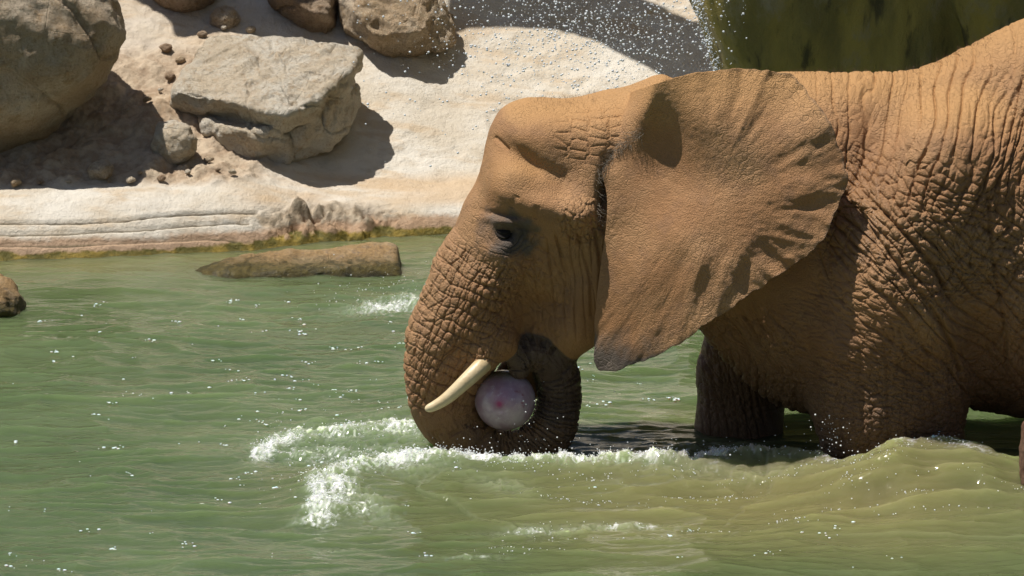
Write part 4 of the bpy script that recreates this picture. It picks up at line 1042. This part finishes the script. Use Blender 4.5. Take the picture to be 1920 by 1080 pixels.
# lace of the foam
lace = np.zeros_like(X)
m = foam > 0.03
wm = W2[m] + 0.03 * np.stack([noise(W2[m] * 15, 270), noise(W2[m] * 15, 271)], -1)
F1, e1, _c = voro(wm * np.array([26, 15]), 1.0, 272); F1b, e2, _c = voro(wm * np.array([60, 34]), 1.0, 273)
web = np.maximum(np.exp(-e1 / 0.14), 0.8 * np.exp(-e2 / 0.2))
pat = fbm(wm * np.array([7, 5]), 4, 275, 0.6) * 0.5 + 0.5
lace[m] = 0.85 * sstep(0.52, 1.15, foam[m] * 0.5 + 0.75 * web * foam[m] ** 0.5 + 1.0 * (pat - 0.5)) * sstep(0.03, 0.25, foam[m])
keep = np.ones_like(X, bool)
Vw = np.stack([X, Y, Z], -1).reshape(-1, 3)
nr, nc = X.shape; ii = np.arange(nr * nc).reshape(nr, nc)
Fw = np.stack([ii[:-1, :-1], ii[:-1, 1:], ii[1:, 1:], ii[1:, :-1]], -1).reshape(-1, 4)
def mat_water():
    t = NT('pool_water'); silt = t.attr('silt'); foam = t.attr('foam'); ch = t.attr('churn')
    n1 = t.noise(0.9, 4, 0.6)
    col = t.mix(t.ramp(n1, 0.35, 0.65), (0.066, 0.097, 0.040), (0.094, 0.128, 0.058))
    col = t.mix(t.math('MULTIPLY', silt, 0.85), col, (0.180, 0.160, 0.068))
    col = t.mix(t.math('MULTIPLY', ch, 0.45), col, (0.30, 0.36, 0.25))
    col = t.mix(foam, col, (0.78, 0.80, 0.78))
    t.set('Base Color', col)
    t.set('Subsurface Weight', 0.9); t.b.inputs['Subsurface Radius'].default_value = (0.8, 1.0, 0.6); t.b.inputs['Subsurface Scale'].default_value = 0.5
    t.set('Roughness', t.math('ADD', 0.035, t.math('MULTIPLY', foam, 0.35))); t.set('IOR', 1.33); t.set('Specular IOR Level', 0.5)
    b = t.bump(t.noise(14, 3, 0.5, t.map((1, 2.6, 1), (0, 0, 0.1))), 0.006, 0.8)
    b = t.bump(t.noise(40, 2, 0.5, t.map((1, 1.8, 1), (0, 0, -0.2))), 0.0010, 0.6, b)
    t.set('Normal', b)
    return t.m
water = mesh_obj('pool_water', Vw, Fw, mat_water())
tag(water, 'murky green pool water with waves and foam', 'water', kind='structure')
attr(water, 'silt', silt.ravel()); attr(water, 'foam', lace.ravel()); attr(water, 'churn', np.clip(churn, 0, 1).ravel())

# bubbles, drops and glint beads
ICO_V = []; ph_ = (1 + 5 ** 0.5) / 2
ICO_V = np.array([(-1, ph_, 0), (1, ph_, 0), (-1, -ph_, 0), (1, -ph_, 0), (0, -1, ph_), (0, 1, ph_), (0, -1, -ph_), (0, 1, -ph_), (ph_, 0, -1), (ph_, 0, 1), (-ph_, 0, -1), (-ph_, 0, 1)]) / math.sqrt(1 + ph_ * ph_)
ICO_F = np.array([(0, 11, 5), (0, 5, 1), (0, 1, 7), (0, 7, 10), (0, 10, 11), (1, 5, 9), (5, 11, 4), (11, 10, 2), (10, 7, 6), (7, 1, 8), (3, 9, 4), (3, 4, 2), (3, 2, 6), (3, 6, 8), (3, 8, 9), (4, 9, 5), (2, 4, 11), (6, 2, 10), (8, 6, 7), (9, 8, 1)])
def beads(name, C, R, mat, label, cat, flat=1.0):
    C = np.asarray(C); R = np.asarray(R); n = len(C)
    T_ = ICO_V[None] * R[:, None, None]; T_[..., 2] *= flat
    V = (T_ + C[:, None]).reshape(-1, 3); F = (ICO_F[None] + 12 * np.arange(n)[:, None, None]).reshape(-1, 3)
    o = mesh_obj(name, V, F, mat); tag(o, label, cat, kind='stuff'); return o
tw = NT('foam_glint_bead'); tw.set('Base Color', (0.86, 0.88, 0.88, 1)); tw.set('Roughness', 0.12); tw.set('Specular IOR Level', 0.8); M_bead = tw.m
rs = np.random.RandomState(8)
pr = (lace * foam * infr).ravel() ** 1.5; pr /= pr.sum()
pk = rs.choice(len(pr), 4500, p=pr)
R = 0.0013 + 0.0024 * rs.rand(len(pk)) ** 2
C = Vw[pk] + np.c_[0.006 * rs.randn(len(pk), 2), 0.001 + 0.018 * rs.rand(len(pk)) ** 4]
beads('foam_and_glint_beads', C, R, M_bead, 'white foam bubbles riding the churned wave crests', 'foam')
C2 = []  # bead strings added to stand for sun glints on the silty water
for k in range(70):
    a_, b_ = rs.uniform(940, 1900), rs.normal(905, 45)
    if b_ < 872: continue
    n_ = rs.randint(4, 26); sl_ = rs.uniform(-0.12, 0.12); wd_ = rs.uniform(15, 60)
    for j in range(n_):
        da = rs.normal(0, wd_); C2.append(G(a_ + da, b_ + sl_ * da + rs.normal(0, 2.2), 0))
C2 = np.array(C2); ix = np.clip(np.searchsorted(xs, C2[:, 0]), 0, nc - 1); iy = np.clip(np.searchsorted(ys, C2[:, 1]), 0, nr - 1); C2[:, 2] = Z[iy, ix] + 0.001
beads('foam_and_glint_beads', C2, 0.0012 + 0.0026 * rs.rand(len(C2)) ** 2, M_bead, 'strings of tiny white beads as sun glints on the silty brown-green water', 'foam')
# floating flecks of froth on the calm green water
pk = []
for _ in range(260):
    if rs.rand() < 0.6: a, b = rs.normal(760, 330), rs.normal(730, 95)
    else: a, b = rs.uniform(0, 1900), rs.uniform(560, 1070)
    if 560 < b < 1075: pk.append(G(a, b, 0))
pk = np.array(pk)
ix = np.clip(np.searchsorted(xs, pk[:, 0]), 0, nc - 1); iy = np.clip(np.searchsorted(ys, pk[:, 1]), 0, nr - 1)
pk[:, 2] = Z[iy, ix] + 0.001
cl_c = []; cl_r = []
for p in pk:
    for k in range(rs.randint(1, 7)):
        cl_c.append(p + np.r_[0.02 * rs.randn(), 0.02 * rs.randn(), 0]); cl_r.append(0.003 + 0.007 * rs.rand() ** 2)
tw = NT('froth'); tw.set('Base Color', (0.85, 0.86, 0.84, 1)); tw.set('Roughness', 0.6); tw.set('Subsurface Weight', 0.5); M_froth = tw.m
beads('froth_flecks', cl_c, np.array(cl_r), M_froth, 'small white froth flecks floating on the green water', 'foam', 0.35)
# spray falling in front of the slope
tw = NT('water_drop'); tw.set('Base Color', (0.85, 0.9, 0.95, 1)); tw.set('Roughness', 0.03); tw.set('Transmission Weight', 0.25); tw.set('IOR', 1.33); M_drop = tw.m
sp = []
for _ in range(3000):
    r_ = rs.rand()
    if r_ < 0.62: a, b = rs.normal(1130, 130), rs.normal(55, 60)
    elif r_ < 0.9: a, b = rs.normal(1020, 110), rs.normal(110, 60)
    else: a, b = rs.uniform(650, 1330), rs.uniform(-30, 330)
    if a > 1400 or b > 340: continue
    sp.append(P(a, b, 1.0 + 2.8 * rs.rand()))
for _ in range(420):
    b = rs.uniform(-20, 135); a = 1302 + 0.27 * b + rs.normal(0, 7) + 4; sp.append(P(a, b, 3.0 - 0.3 * rs.rand()))
sp = np.array(sp)
beads('water_spray', sp, 0.0015 + 0.0052 * rs.rand(len(sp)) ** 3.0, M_drop, 'fine spray of falling water drops before the shaded slope', 'spray')
# splash drops round leg, trunk and far splash
sp = []
for (a, b, sa, sb, Y_, n) in [(1555, 835, 25, 28, -0.62, 90), (720, 560, 70, 25, None, 220), (900, 850, 110, 18, -0.45, 120), (620, 900, 60, 30, None, 120), (1330, 850, 90, 16, -0.45, 80), (1000, 800, 60, 40, -0.3, 30), (600, 810, 90, 20, None, 90)]:
    for k in range(n):
        x_, y_ = rs.normal(a, sa), rs.normal(b, sb)
        Yq = Y_ if Y_ is not None else G(x_, min(b + 20 + 14 * rs.rand(), 1000), 0)[1]
        p = P(x_, y_, Yq + 0.08 * rs.randn())
        if p[2] > 0.015: sp.append(p)
sp = np.array(sp)
beads('splash_drops', sp, 0.0012 + 0.0032 * rs.rand(len(sp)) ** 2.5, M_bead, 'splash drops thrown up around the wading legs and trunk', 'spray')
